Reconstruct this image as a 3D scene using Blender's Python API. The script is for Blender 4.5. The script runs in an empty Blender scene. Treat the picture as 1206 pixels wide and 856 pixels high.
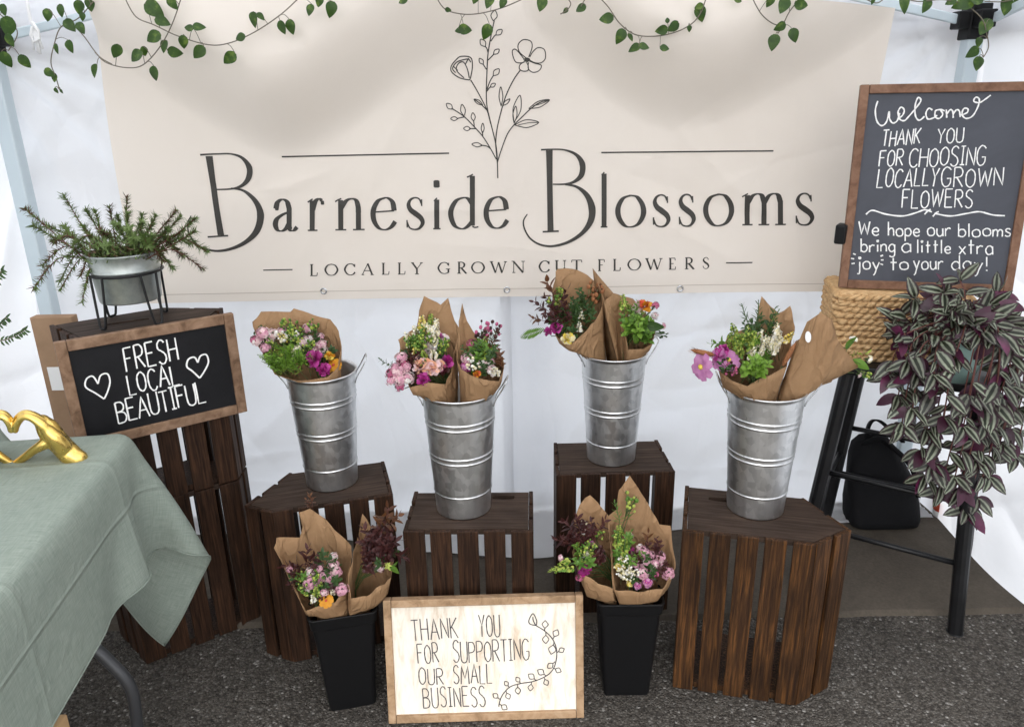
import bpy, bmesh, math, random
import numpy as np
from mathutils import Vector, Matrix

random.seed(11)
R = math.radians
scene = bpy.context.scene
COL = scene.collection

# ------------------------------------------------------------------ camera, sky, sun, exposure
EYE = Vector((0, 0, 1.5)); FPX = 890.0; PITCH = R(19.4); ROLL = R(1.07)
FW = Vector((0, math.cos(PITCH), -math.sin(PITCH)))
_r0 = Vector((1, 0, 0)); _u0 = _r0.cross(FW)
RT = _r0 * math.cos(ROLL) - _u0 * math.sin(ROLL)
UP = _u0 * math.cos(ROLL) + _r0 * math.sin(ROLL)
cd = bpy.data.cameras.new('camera'); cam = bpy.data.objects.new('camera', cd); COL.objects.link(cam)
cam.matrix_world = Matrix(((RT.x, UP.x, -FW.x, EYE.x), (RT.y, UP.y, -FW.y, EYE.y), (RT.z, UP.z, -FW.z, EYE.z), (0, 0, 0, 1)))
cd.sensor_width = 36; cd.lens = FPX / 1206 * 36; cd.clip_start = 0.02; cd.clip_end = 2000
scene.camera = cam

SUN_EL, SUN_AZ = R(52), R(180)          # azimuth measured clockwise from +Y: high, behind the photographer
w = bpy.data.worlds.new('World'); scene.world = w; w.use_nodes = True
nt = w.node_tree; bg = nt.nodes['Background']
sky = nt.nodes.new('ShaderNodeTexSky'); sky.sky_type = 'NISHITA'; sky.sun_disc = False
sky.sun_elevation = SUN_EL; sky.sun_rotation = SUN_AZ; sky.dust_density = 3.0; sky.air_density = 1.0; sky.ozone_density = 1.0
hs = nt.nodes.new('ShaderNodeHueSaturation'); hs.inputs['Saturation'].default_value = 0.20   # overcast: a greyed sky
nt.links.new(sky.outputs[0], hs.inputs['Color']); nt.links.new(hs.outputs[0], bg.inputs[0]); bg.inputs[1].default_value = 0.15
sl = bpy.data.lights.new('sun', 'SUN'); sl.energy = 1.2; sl.angle = R(24); sl.color = (1, .96, .9)
so = bpy.data.objects.new('sun', sl); COL.objects.link(so)
sdir = Vector((math.sin(SUN_AZ) * math.cos(SUN_EL), math.cos(SUN_AZ) * math.cos(SUN_EL), math.sin(SUN_EL)))
so.rotation_euler = sdir.to_track_quat('Z', 'Y').to_euler(); so.location = (0, -6, 8)
vs = scene.view_settings; scene.display_settings.display_device = 'sRGB'
vs.view_transform = 'Standard'; vs.look = 'None'; vs.gamma = 1; vs.use_curve_mapping = False
vs.exposure = 1.9
cy = scene.cycles
cy.use_denoising = True; cy.max_bounces = 9; cy.diffuse_bounces = 5; cy.transmission_bounces = 5; cy.sample_clamp_indirect = 8

# ------------------------------------------------------------------ measuring helpers: where a line of sight meets a known plane
def ray(px, py): return FW + RT * ((px - 603) / FPX) - UP * ((py - 428) / FPX)
def at_z(px, py, z): d = ray(px, py); return EYE + d * ((z - EYE.z) / d.z)
def at_y(px, py, y): d = ray(px, py); return EYE + d * (y / d.y)

# ------------------------------------------------------------------ materials
def srgb(r, g, b):
    f = lambda c: (c / 255 / 12.92) if c / 255 <= .04045 else ((c / 255 + .055) / 1.055) ** 2.4
    return (f(r), f(g), f(b), 1)
class Mat:
    def __init__(s, name, base=(.5, .5, .5), rough=.6, metal=0, spec=.5):
        s.m = bpy.data.materials.new(name); s.m.use_nodes = True; s.nt = s.m.node_tree
        s.b = s.nt.nodes['Principled BSDF']; s.out = s.nt.nodes['Material Output']
        s.b.inputs['Base Color'].default_value = tuple(base[:3]) + (1,)
        s.b.inputs['Roughness'].default_value = rough; s.b.inputs['Metallic'].default_value = metal
        s.b.inputs['Specular IOR Level'].default_value = spec
        s._tc = None
    def n(s, t, **kw):
        nd = s.nt.nodes.new(t)
        for k, v in kw.items():
            if k in nd.inputs: nd.inputs[k].default_value = v
            else: setattr(nd, k, v)
        return nd
    def l(s, a, b): s.nt.links.new(a, b)
    def co(s, scale=(1, 1, 1), kind='Object', rnd=False):
        if not s._tc: s._tc = s.n('ShaderNodeTexCoord')
        mp = s.n('ShaderNodeMapping'); mp.inputs['Scale'].default_value = scale
        s.l(s._tc.outputs[kind], mp.inputs[0])
        if rnd:
            oi = s.n('ShaderNodeObjectInfo'); mu = s.n('ShaderNodeMath', operation='MULTIPLY'); mu.inputs[1].default_value = 37
            s.l(oi.outputs['Random'], mu.inputs[0]); s.l(mu.outputs[0], mp.inputs['Location'])
        return mp.outputs[0]
    def noise(s, scale, co=None, detail=4, rough=.55, dist=0):
        nd = s.n('ShaderNodeTexNoise'); nd.inputs['Scale'].default_value = scale; nd.inputs['Detail'].default_value = detail
        nd.inputs['Roughness'].default_value = rough; nd.inputs['Distortion'].default_value = dist
        s.l(co if co is not None else s.co(), nd.inputs['Vector']); return nd.outputs['Fac']
    def vor(s, scale, co=None, feature='F1', out='Distance'):
        nd = s.n('ShaderNodeTexVoronoi', feature=feature); nd.inputs['Scale'].default_value = scale
        s.l(co if co is not None else s.co(), nd.inputs['Vector']); return nd.outputs[out]
    def ramp(s, fac, stops):
        nd = s.n('ShaderNodeValToRGB'); e = nd.color_ramp.elements
        while len(e) < len(stops): e.new(.5)
        for el, (p, c) in zip(e, stops):
            el.position = p; el.color = tuple(c[:3]) + (1,) if hasattr(c, '__len__') else (c, c, c, 1)
        s.l(fac, nd.inputs[0]); return nd.outputs[0]
    def mix(s, fac, a, b, mode='MIX'):
        nd = s.n('ShaderNodeMix', data_type='RGBA', blend_type=mode)
        for i, v in ((0, fac), (6, a), (7, b)):
            if isinstance(v, (int, float)): nd.inputs[i].default_value = v
            elif hasattr(v, 'node'): s.l(v, nd.inputs[i])
            else: nd.inputs[i].default_value = tuple(v[:3]) + (1,)
        return nd.outputs[2]
    def base(s, o): s.l(o, s.b.inputs['Base Color']); return s
    def rough(s, o): s.l(o, s.b.inputs['Roughness']); return s
    def bump(s, h, strength=.3, dist=.002):
        nd = s.n('ShaderNodeBump'); nd.inputs['Strength'].default_value = strength; nd.inputs['Distance'].default_value = dist
        s.l(h, nd.inputs['Height']); s.l(nd.outputs[0], s.b.inputs['Normal']); s._bump = nd.outputs[0]; return s
    def translucent(s, col, fac):
        t = s.n('ShaderNodeBsdfTranslucent')
        if hasattr(col, 'node'): s.l(col, t.inputs[0])
        else: t.inputs[0].default_value = tuple(col[:3]) + (1,)
        if hasattr(s, '_bump'): s.l(s._bump, t.inputs['Normal'])
        mx = s.n('ShaderNodeMixShader'); mx.inputs[0].default_value = fac
        s.l(s.b.outputs[0], mx.inputs[1]); s.l(t.outputs[0], mx.inputs[2]); s.l(mx.outputs[0], s.out.inputs[0]); return s

def wood(name, dark, mid, light, grain=(55, 55, 2.6), rough=.6, rnd=True, patch=.45):
    k = Mat(name, rough=rough, spec=.16)
    co = k.co(grain, rnd=rnd)
    g = k.noise(3, co, 6, .65, .5)
    c = k.ramp(g, [(.3, dark), (.5, mid), (.72, light)])
    p = k.ramp(k.noise(6, k.co((1.3, 1.3, .6), rnd=rnd), 3), [(.32, .45), (.68, 1.45)])
    k.base(k.mix(patch, c, p, 'MULTIPLY')); k.bump(g, .35, .0015)
    k.rough(k.ramp(g, [(.3, rough + .1), (.7, rough - .1)])); return k.m

def tarp(name, col, tl, fac, sc=1):
    k = Mat(name, col, .45, spec=.35)
    wv = k.noise(2.1 * sc, k.co((1.2, .8, .55)), 2.5, .45, 1.0)
    rg = k.ramp(wv, [(.0, 0), (.40, .45), (.50, 1), (.60, .45), (1, 0)]); fine = k.noise(26 * sc, k.co((1, 1, 1)), 4, .6, .8)
    k.bump(k.mix(.15, rg, fine), .22, .05); k.translucent(tl, fac); return k.m

MT = {}
MT['tarp'] = tarp('white_tarp', (.82, .83, .85), (.86, .875, .90), .58)
MT['valance'] = tarp('valance_fabric', (.80, .81, .83), (.8, .82, .86), .22)
MT['roof'] = tarp('roof_fabric', (.82, .83, .85), (.86, .87, .9), .5)
k = Mat('banner_vinyl', (.70, .645, .585), .5, spec=.3)
k.base(k.ramp(k.noise(2.2, None, 4), [(.3, (.775, .708, .632)), (.7, (.80, .738, .668))])); k.bump(k.noise(9, None, 4, .6), .12, .01); k.translucent((.76, .69, .59), .25); MT['banner'] = k.m
MT['banner_seam'] = Mat('banner_thread', (.50, .44, .37), .8).m
k = Mat('banner_ink', (.034, .031, .026), .6); MT['ink'] = k.m
k = Mat('sign_ink', (.05, .045, .05), .7); MT['pen'] = k.m
k = Mat('chalk', (.82, .82, .8), .9); k.base(k.ramp(k.noise(400, None, 2), [(.3, (.62, .62, .6)), (.5, (.84, .84, .82))])); MT['chalk'] = k.m
k = Mat('blackboard', (.012, .012, .014), .62, spec=.2); k.base(k.ramp(k.noise(6, None, 5, .7), [(.3, (.006, .006, .007)), (.75, (.012, .012, .014))])); MT['black_panel'] = k.m
k = Mat('slate', (.055, .058, .07), .6); k.base(k.ramp(k.noise(5, None, 6, .7, .5), [(.3, (.043, .047, .060)), (.75, (.064, .069, .086))])); MT['slate'] = k.m
MT['crate'] = wood('dark_stained_wood', (.0088, .0043, .0024), (.027, .0128, .0068), (.068, .031, .0155), rough=.6, patch=.6)
MT['crate_warm'] = wood('warm_stained_wood', (.012, .006, .0032), (.039, .0175, .007), (.125, .053, .016), rough=.58, patch=.65)
MT['crate_top'] = wood('dark_top_board', (.019, .0115, .0078), (.036, .0228, .016), (.062, .0405, .029), grain=(2.2, 50, 50), rough=.68)
MT['frame'] = wood('brown_frame_wood', (.115, .066, .039), (.215, .132, .083), (.30, .195, .13), grain=(9, 9, 9), patch=.25)
MT['frame_red'] = wood('reddish_frame_wood', (.105, .054, .034), (.19, .103, .065), (.255, .148, .097), grain=(9, 9, 9), patch=.2)
MT['frame_tan'] = wood('tan_frame_wood', (.19, .115, .062), (.33, .215, .125), (.43, .30, .19), grain=(9, 9, 9), patch=.25)
MT['pine'] = wood('whitewashed_pine', (.58, .47, .35), (.735, .675, .58), (.785, .745, .67), grain=(16, 16, .9), patch=.15)
k = Mat('galvanised_steel', (.6, .62, .64), .28, 1.0)
sq_ = k.n('ShaderNodeSeparateColor'); k.l(k.vor(75, k.co((1, 1, .75)), 'F1', 'Color'), sq_.inputs[0]); sp = k.ramp(sq_.outputs[0], [(0, .35), (1, .65)]); nz = k.noise(9, k.co((1, 1, 1), rnd=True), 5, .65, .8)
k.base(k.mix(.75, k.ramp(k.noise(5, k.co((3.2, 3.2, .25), rnd=True), 4, .6), [(.32, (.56, .575, .58)), (.5, (.68, .69, .695)), (.68, (.80, .81, .815))]), sp, 'OVERLAY'))  # upright pale and dark streaks in the colour imitate reflections, spangle laid over them
k.rough(k.ramp(k.mix(.5, nz, sp), [(.3, .30), (.7, .46)])); k.bump(k.noise(8, k.co((2.5, 2.5, .3), rnd=True), 2), .10, .004); MT['zinc'] = k.m
k = Mat('bright_wire', (.62, .64, .66), .25, 1.0); MT['wire'] = k.m
k = Mat('zinc_pot', (.36, .39, .38), .45, .85); k.base(k.ramp(k.noise(14, None, 6, .7), [(.3, (.26, .29, .28)), (.7, (.48, .51, .49))])); MT['zinc_pot'] = k.m
k = Mat('kraft_paper', (.38, .235, .125), .78, spec=.2); nz = k.noise(60, None, 5, .7); n2 = k.noise(11, k.co((1, 1, .5), rnd=True), 3, .5, 1.4)
k.base(k.mix(.5, k.ramp(nz, [(.25, (.275, .162, .082)), (.75, (.37, .228, .122))]), k.ramp(n2, [(.3, (.29, .172, .086)), (.7, (.35, .213, .112))]), 'MIX'))
k.bump(k.mix(.2, k.ramp(n2, [(.0, 0), (.44, .6), (.5, 1), (.56, .6), (1, 0)]), nz), .7, .014); k.translucent((.36, .19, .08), .14); MT['kraft'] = k.m
k = Mat('cardboard', (.28, .175, .10), .85, spec=.2); k.base(k.ramp(k.noise(12, None, 5), [(.3, (.26, .165, .10)), (.7, (.33, .215, .135))])); MT['card'] = k.m
k = Mat('pale_cardboard', (.45, .29, .15), .8, spec=.2); MT['card_pale'] = k.m
k = Mat('paper_label', (.75, .75, .74), .7); MT['label'] = k.m
k = Mat('black_plastic', (.004, .004, .0045), .48, spec=.25); k.bump(k.noise(60, None, 3), .1, .001); MT['black'] = k.m
k = Mat('black_metal', (.012, .012, .013), .42, 0, spec=.3); k.base(k.ramp(k.noise(20, None, 5), [(.3, (.004, .004, .0045)), (.8, (.011, .011, .012))])); MT['blackm'] = k.m
k = Mat('black_nylon', (.005, .005, .006), .8, spec=.2); k.bump(k.noise(9, None, 5), .6, .02); MT['nylon'] = k.m
k = Mat('grey_table_leg', (.05, .052, .056), .4, .3); MT['leg'] = k.m
k = Mat('powder_blue_metal', (.52, .60, .64), .4, .2); MT['pole'] = k.m
k = Mat('white_cord', (.8, .8, .8), .8); MT['cord'] = k.m
k = Mat('gold', (.80, .56, .16), .26, 1.0); k.rough(k.ramp(k.noise(25, None, 4), [(.3, .2), (.7, .36)])); MT['gold'] = k.m
k = Mat('green_linen', (.235, .28, .235), .85, spec=.15)
uvw = k.co((1, 1, 1), 'UV')
w1 = k.noise(1, k.co((420, 26, 1), 'UV'), 4); w2 = k.noise(1, k.co((26, 420, 1), 'UV'), 4)
th = k.mix(.5, w1, w2); n3 = k.noise(5, k.co((1, 1, 1), 'UV'), 4)
def fold_lines(lo, hi, at):                      # where the cloth was pressed flat in its packet
    sp_ = k.n('ShaderNodeSeparateXYZ'); k.l(uvw, sp_.inputs[0]); mr = k.n('ShaderNodeMapRange'); mr.inputs[1].default_value = lo; mr.inputs[2].default_value = hi
    k.l(sp_.outputs[0 if lo > -1 else 1], mr.inputs[0]); st_ = [(0, 0)]
    for a in at: f_ = (a - lo) / (hi - lo); st_ += [(f_ - .007, 0), (f_, 1), (f_ + .007, 0)]
    return k.ramp(mr.outputs[0], st_)
folds = k.mix(1, fold_lines(-.62, .285, (-.18, .115)), fold_lines(-1.15, .47, (-.62, -.18, .2)), 'ADD')
k.base(k.mix(.25, k.ramp(th, [(.32, (.165, .205, .175)), (.68, (.335, .375, .325))]), k.ramp(n3, [(.3, (.22, .27, .23)), (.7, (.30, .345, .29))])))
k.bump(k.mix(.75, th, k.ramp(k.noise(9, k.co((1, 1, 1), 'UV'), 3, .5, 1.2), [(0, 0), (.4, .5), (.5, 1), (.6, .5), (1, 0)])), .35, .005)
b2 = k.n('ShaderNodeBump'); b2.inputs['Strength'].default_value = .4; b2.inputs['Distance'].default_value = .007; k.l(folds, b2.inputs['Height']); k.l(k._bump, b2.inputs['Normal']); k.l(b2.outputs[0], k.b.inputs['Normal'])
k.translucent((.2, .26, .2), .12); MT['linen'] = k.m
k = Mat('asphalt', (.05, .05, .05), .88, spec=.3)
v = k.vor(150, None, 'F1', 'Color'); vd = k.vor(150, None, 'F1', 'Distance'); nz = k.noise(3, None, 5, .6)
sep = k.n('ShaderNodeSeparateColor'); k.l(v, sep.inputs[0])
st = k.ramp(sep.outputs[0], [(0, (.046, .039, .032)), (.55, (.112, .098, .082)), (.9, (.145, .132, .115)), (.965, (.20, .185, .165)), (.992, (.38, .36, .33))])
st.node.color_ramp.interpolation = 'LINEAR'
k.base(k.mix(1.0, k.mix(.75, st, k.ramp(vd, [(.2, 1.0), (.8, .22)]), 'MULTIPLY'), k.ramp(nz, [(.3, .75), (.7, 1.15)]), 'MULTIPLY'))
k.bump(k.ramp(vd, [(.1, 1.0), (.6, 0)]), .9, .006); MT['asphalt'] = k.m
k = Mat('concrete', (.11, .095, .078), .85, spec=.3)
nz = k.noise(2.5, None, 6, .62, .5); n4 = k.noise(120, None, 3)
k.base(k.mix(.4, k.ramp(nz, [(.3, (.046, .037, .028)), (.7, (.082, .068, .052))]), k.ramp(n4, [(.3, (.045, .037, .028)), (.7, (.09, .075, .058))]))); k.bump(n4, .3, .002); k.base(k.mix(1, k.b.inputs[0].links[0].from_socket, k.ramp(k.noise(1.1, None, 8, .75, .8), [(.35, .62), (.6, 1.2)]), 'MULTIPLY')); MT['concrete'] = k.m
k = Mat('woven_seagrass', (.36, .21, .09), .7, spec=.25)
k.base(k.ramp(k.noise(45, k.co((1, 1, 3)), 5, .65), [(.25, (.30, .165, .065)), (.5, (.52, .33, .16)), (.75, (.66, .47, .26))])); k.bump(k.noise(160, k.co((1, 1, 5)), 3), .4, .002); MT['wicker'] = k.m
k = Mat('teal_ceramic', (.22, .33, .30), .35); MT['teal'] = k.m
k = Mat('soil', (.035, .022, .015), .95); k.bump(k.noise(120), .8, .01); MT['soil'] = k.m
def leafmat(name, stops, tl, rough=.45, sc=14):
    k = Mat(name, stops[0][1], rough, spec=.35)
    k.base(k.ramp(k.noise(sc, k.co(rnd=True), 4, .6), stops)); k.translucent(tl, .2); return k.m
MT['ivy'] = leafmat('ivy_leaf', [(.3, (.016, .043, .007)), (.55, (.036, .082, .012)), (.68, (.13, .20, .033))], (.06, .13, .012), .4, 45)
MT['ivy_stem'] = Mat('ivy_stem', (.14, .12, .085), .6).m
MT['green'] = leafmat('fresh_leaf', [(.3, (.05, .125, .018)), (.7, (.14, .26, .035))], (.14, .3, .03))
MT['bgreen'] = leafmat('bright_leaf', [(.3, (.10, .20, .022)), (.7, (.20, .34, .045))], (.2, .38, .04))
MT['nail'] = Mat('nail_head', (.02, .018, .016), .5, .6).m
MT['dgreen'] = leafmat('deep_leaf', [(.3, (.018, .048, .012)), (.7, (.05, .10, .025))], (.05, .13, .02))
MT['lime'] = leafmat('lime_bud', [(.3, (.26, .34, .05)), (.7, (.45, .50, .11))], (.35, .4, .05))
MT['burg'] = leafmat('burgundy_leaf', [(.3, (.022, .006, .008)), (.7, (.075, .022, .018))], (.12, .02, .02))
MT['bronze'] = leafmat('bronze_leaf', [(.3, (.06, .022, .010)), (.7, (.16, .07, .025))], (.2, .06, .02))
MT['sedum'] = leafmat('sedum_leaf', [(.3, (.07, .11, .03)), (.6, (.16, .23, .07)), (.8, (.21, .14, .075))], (.1, .18, .04), .5, 9)
MT['sedum_red'] = leafmat('sedum_red_leaf', [(.3, (.06, .035, .02)), (.7, (.13, .075, .04))], (.12, .08, .03), .5)
MT['redstem'] = Mat('red_stem', (.10, .030, .022), .6).m
MT['stem'] = Mat('green_stem', (.06, .10, .025), .6).m
def petal(name, a, b):
    k = Mat(name, a, .55, spec=.25); k.base(k.ramp(k.noise(70, k.co(rnd=True), 3), [(.3, a), (.7, b)])); k.translucent(b, .25); MT[name] = k.m
petal('pink', (.50, .20, .30), (.72, .43, .50)); petal('lpink', (.68, .46, .48), (.80, .64, .63)); petal('mag', (.27, .010, .13), (.42, .035, .24)); petal('magb', (.34, .03, .20), (.50, .08, .32))
petal('peach', (.78, .38, .22), (.84, .55, .40)); petal('cream', (.74, .66, .40), (.82, .77, .58))
petal('purple', (.40, .13, .32), (.58, .28, .47)); petal('yellow', (.72, .55, .06), (.78, .66, .16)); petal('orange', (.58, .22, .015), (.68, .34, .03)); petal('white', (.78, .76, .70), (.84, .82, .78))
petal('red', (.50, .05, .03), (.62, .12, .06)); petal('foxtail', (.26, .10, .04), (.38, .17, .075)); petal('dpink', (.40, .07, .17), (.56, .16, .27))
# striped leaf of the inch plant, stripes follow the leaf's own width (UV)
k = Mat('striped_leaf', (.1, .1, .1), .38, spec=.4)
sx = k.n('ShaderNodeSeparateXYZ'); k.l(k.co((1, 1, 1), 'UV'), sx.inputs[0])
k.base(k.mix(1.0, k.ramp(sx.outputs[0], [(0, (.040, .010, .022)), (.16, (.026, .016, .018)), (.21, (.20, .22, .175)), (.28, (.27, .29, .24)), (.36, (.19, .21, .16)), (.40, (.018, .024, .014)), (.60, (.018, .024, .014)), (.64, (.19, .21, .16)), (.72, (.27, .29, .24)), (.79, (.20, .22, .175)), (.84, (.026, .016, .018)), (1, (.040, .010, .022))]),
    k.ramp(k.noise(16), [(.3, (.40, .36, .36)), (.7, (1.3, 1.35, 1.2))]), 'MULTIPLY'))
k.translucent((.12, .12, .08), .12); MT['stripe'] = k.m
k = Mat('purple_leaf', (.05, .012, .03), .4); k.base(k.ramp(k.noise(11), [(.35, (.026, .008, .014)), (.55, (.055, .010, .028)), (.75, (.17, .018, .085))])); k.translucent((.25, .02, .12), .15); MT['purpleleaf'] = k.m

# ------------------------------------------------------------------ mesh helpers
class MB:
    def __init__(s): s.v = []; s.f = []; s.mi = []; s.uv = []; s.sm = []
    def add(s, vs, fs, mi=0, uvs=None, smooth=False):
        o = len(s.v); s.v += [tuple(p) for p in vs]
        s.uv += list(uvs) if uvs else [(0, 0)] * len(vs)
        for q in fs: s.f.append([o + i for i in q]); s.mi.append(mi); s.sm.append(smooth)
    def box(s, c, size, mat=None, mi=0):
        hx, hy, hz = [d / 2 for d in size]
        vs = [Vector((x * hx, y * hy, z * hz)) for x in (-1, 1) for y in (-1, 1) for z in (-1, 1)]
        c = Vector(c); vs = [(mat @ p if mat else p) + c for p in vs]
        s.add(vs, [(0, 1, 3, 2), (4, 6, 7, 5), (0, 4, 5, 1), (2, 3, 7, 6), (0, 2, 6, 4), (1, 5, 7, 3)], mi)
    def quadbox(s, A, B, C, D, off, mi=0):
        """a slab: quad A B C D swept along the vector off"""
        vs = [Vector(p) for p in (A, B, C, D)]; vs += [p + off for p in vs]
        s.add(vs, [(0, 1, 2, 3), (7, 6, 5, 4), (0, 4, 5, 1), (1, 5, 6, 2), (2, 6, 7, 3), (3, 7, 4, 0)], mi)
    def prism(s, poly, z0, z1, mi=0):
        n = len(poly); vs = [(x, y, z0) for x, y in poly] + [(x, y, z1) for x, y in poly]
        s.add(vs, [list(range(n))[::-1], list(range(n, 2 * n))] + [(i, (i + 1) % n, n + (i + 1) % n, n + i) for i in range(n)], mi)
    def tube(s, pts, rad, seg=8, mi=0, cap=True):
        pts = [Vector(p) for p in pts]; n = len(pts)
        if isinstance(rad, (int, float)): rad = [rad] * n
        t0 = (pts[1] - pts[0]).normalized(); a = t0.orthogonal().normalized(); rings = []
        for i in range(n):
            t = (pts[min(i + 1, n - 1)] - pts[max(i - 1, 0)]).normalized()
            a = (a - t * a.dot(t)).normalized(); b = t.cross(a)
            rings.append([pts[i] + (a * math.cos(2 * math.pi * j / seg) + b * math.sin(2 * math.pi * j / seg)) * rad[i] for j in range(seg)])
        vs = [p for r in rings for p in r]
        fs = [(i * seg + j, i * seg + (j + 1) % seg, (i + 1) * seg + (j + 1) % seg, (i + 1) * seg + j) for i in range(n - 1) for j in range(seg)]
        if cap: fs += [list(range(seg))[::-1], [(n - 1) * seg + j for j in range(seg)]]
        s.add(vs, fs, mi, smooth=True)
    def lathe(s, prof, seg=48, c=(0, 0, 0), mi=0, sx=1, sy=1):
        n = len(prof)
        vs = [(c[0] + r * sx * math.cos(2 * math.pi * j / seg), c[1] + r * sy * math.sin(2 * math.pi * j / seg), c[2] + z) for r, z in prof for j in range(seg)]
        fs = [(i * seg + j, i * seg + (j + 1) % seg, (i + 1) * seg + (j + 1) % seg, (i + 1) * seg + j) for i in range(n - 1) for j in range(seg)]
        s.add(vs, fs, mi, smooth=True)
    def ball(s, c, r, seg=7, rings=5, mi=0, sc=(1, 1, 1), jit=0):
        vs = []; c = Vector(c)
        for i in range(rings + 1):
            ph = math.pi * i / rings
            for j in range(seg):
                th = 2 * math.pi * j / seg; q = 1 + random.uniform(-jit, jit)
                vs.append(c + Vector((math.sin(ph) * math.cos(th) * r * sc[0], math.sin(ph) * math.sin(th) * r * sc[1], math.cos(ph) * r * sc[2])) * q)
        s.add(vs, [(i * seg + j, (i + 1) * seg + j, (i + 1) * seg + (j + 1) % seg, i * seg + (j + 1) % seg) for i in range(rings) for j in range(seg)], mi, smooth=True)
    def leaf(s, base, d, up, L, W, mi=0, curl=.2, fold=.25, shape='lens', n=5):
        """one leaf blade from base along d, facing up; folded on its midrib and curling at the tip"""
        d = Vector(d).normalized(); up = Vector(up); up = (up - d * up.dot(d))
        up = up.normalized() if up.length > 1e-5 else d.orthogonal().normalized()
        sd = d.cross(up); base = Vector(base); vs = []; uv = []
        for i in range(n + 1):
            t = i / n
            if shape == 'heart': wd = (math.sin(math.pi * min(1, t * 1.02)) ** .55) * (1.12 - .62 * t) if 0 < t < 1 else (.28 if t == 0 else 0)
            elif shape == 'petal': wd = .25 + .75 * math.sin(math.pi * min(.86, t * .8 + .05)) if t < 1 else .62
            elif shape == 'needle': wd = (1 - t ** 2) * .9 + .1
            else: wd = math.sin(math.pi * (t ** .85)) ** .8 if 0 < t < 1 else 0
            wd *= W / 2
            p = base + d * (L * t * (1 - .12 * curl * t)) - up * (curl * L * t * t)
            vs += [p - sd * wd + up * fold * wd, p, p + sd * wd + up * fold * wd]; uv += [(0, t), (.5, t), (1, t)]
        fs = []
        for i in range(n):
            o = i * 3; fs += [(o, o + 1, o + 4, o + 3), (o + 1, o + 2, o + 5, o + 4)]
        s.add(vs, fs, mi, uv, True)
    def build(s, name, mats, parent=None, origin=None, solid=0):
        o0 = Vector(origin) if origin is not None else Vector((0, 0, 0))
        me = bpy.data.meshes.new(name); me.from_pydata([(p[0] - o0.x, p[1] - o0.y, p[2] - o0.z) for p in s.v], [], s.f)
        for m in (mats if isinstance(mats, (list, tuple)) else [mats]): me.materials.append(MT[m])
        me.polygons.foreach_set('material_index', s.mi); me.polygons.foreach_set('use_smooth', s.sm)
        ul = me.uv_layers.new(name='UVMap')
        ul.data.foreach_set('uv', [c for lp in me.loops for c in s.uv[lp.vertex_index]])
        me.validate(); me.update()
        ob = bpy.data.objects.new(name, me); COL.objects.link(ob)
        if parent is not None: ob.parent = parent
        ob.location = o0
        if solid:
            md = ob.modifiers.new('thickness', 'SOLIDIFY'); md.thickness = solid; md.offset = 0
        return ob
def bevel(ob, wdt=.002, seg=2):
    md = ob.modifiers.new('bevel', 'BEVEL'); md.width = wdt; md.segments = seg; md.limit_method = 'ANGLE'; md.angle_limit = R(40); return ob
def tag(o, label=None, cat=None, group=None, kind=None):
    for key, v in (('label', label), ('category', cat), ('group', group), ('kind', kind)):
        if v: o[key] = v
    return o
def thing(name, label, cat, loc, group=None):
    o = bpy.data.objects.new(name, None); COL.objects.link(o); o.location = loc; o.empty_display_size = .05
    return tag(o, label, cat, group)
def part(mb, name, mats, root, **kw):
    """build a mesh given in world coordinates as a child of root"""
    return mb.build(name, mats, root, **kw) if root is None else _rel(mb, name, mats, root, **kw)
def _rel(mb, name, mats, root, **kw):
    o0 = Vector(root.location)
    if root.parent: o0 = o0 + Vector(root.parent.location)
    ob = mb.build(name, mats, root, origin=o0, **kw); ob.location = (0, 0, 0); return ob

def catmull(pts, n=8, closed=False):
    P = [tuple(p) for p in pts]
    if closed: P = [P[-1]] + P + [P[0], P[1]]
    else: P = [P[0]] + P + [P[-1]]
    out = []
    for i in range(1, len(P) - 2):
        for k in range(n):
            t = k / n
            out.append(tuple(.5 * ((2 * b) + (c - a) * t + (2 * a - 5 * b + 4 * c - d) * t * t + (3 * b - a - 3 * c + d) * t ** 3) for a, b, c, d in zip(P[i - 1], P[i], P[i + 1], P[i + 2])))
    out.append(tuple(P[-2])); return out

# ------------------------------------------------------------------ lettering: strokes drawn as thin ribbons of ink or chalk on a plane
class Plane:
    def __init__(s, O, U, V, disp=None):
        s.O = Vector(O); s.U = Vector(U).normalized(); s.N = s.U.cross(Vector(V)).normalized(); s.V = s.N.cross(s.U); s.disp = disp
    def uv(s, px, py):
        d = ray(px, py); t = (s.O - EYE).dot(s.N) / d.dot(s.N); p = EYE + d * t - s.O; return (p.dot(s.U), p.dot(s.V))
    def pt(s, u, v, off=0):
        p = s.O + s.U * u + s.V * v
        return p + s.N * (off + (s.disp(p) if s.disp else 0))
def ribbon(mb, plane, uvs, hw, off=.0012):
    """uvs: points in plane coordinates; hw: half width (number or list)"""
    q = [uvs[0]]
    h = [hw[0]] if hasattr(hw, '__len__') else None
    for i, p in enumerate(uvs[1:], 1):
        if math.hypot(p[0] - q[-1][0], p[1] - q[-1][1]) > 2e-4:
            q.append(p)
            if h is not None: h.append(hw[i])
    if len(q) < 2: return
    n = len(q); h = h or [hw] * n; L = []; Rr = []
    for i in range(n):
        a = q[max(i - 1, 0)]; b = q[min(i + 1, n - 1)]
        dx, dy = b[0] - a[0], b[1] - a[1]; m = math.hypot(dx, dy) or 1; nx, ny = -dy / m, dx / m
        L.append(plane.pt(q[i][0] + nx * h[i], q[i][1] + ny * h[i], off)); Rr.append(plane.pt(q[i][0] - nx * h[i], q[i][1] - ny * h[i], off))
    mb.add(L + Rr, [(i, i + n, i + 1 + n, i + 1) for i in range(n - 1)], smooth=False)
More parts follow.
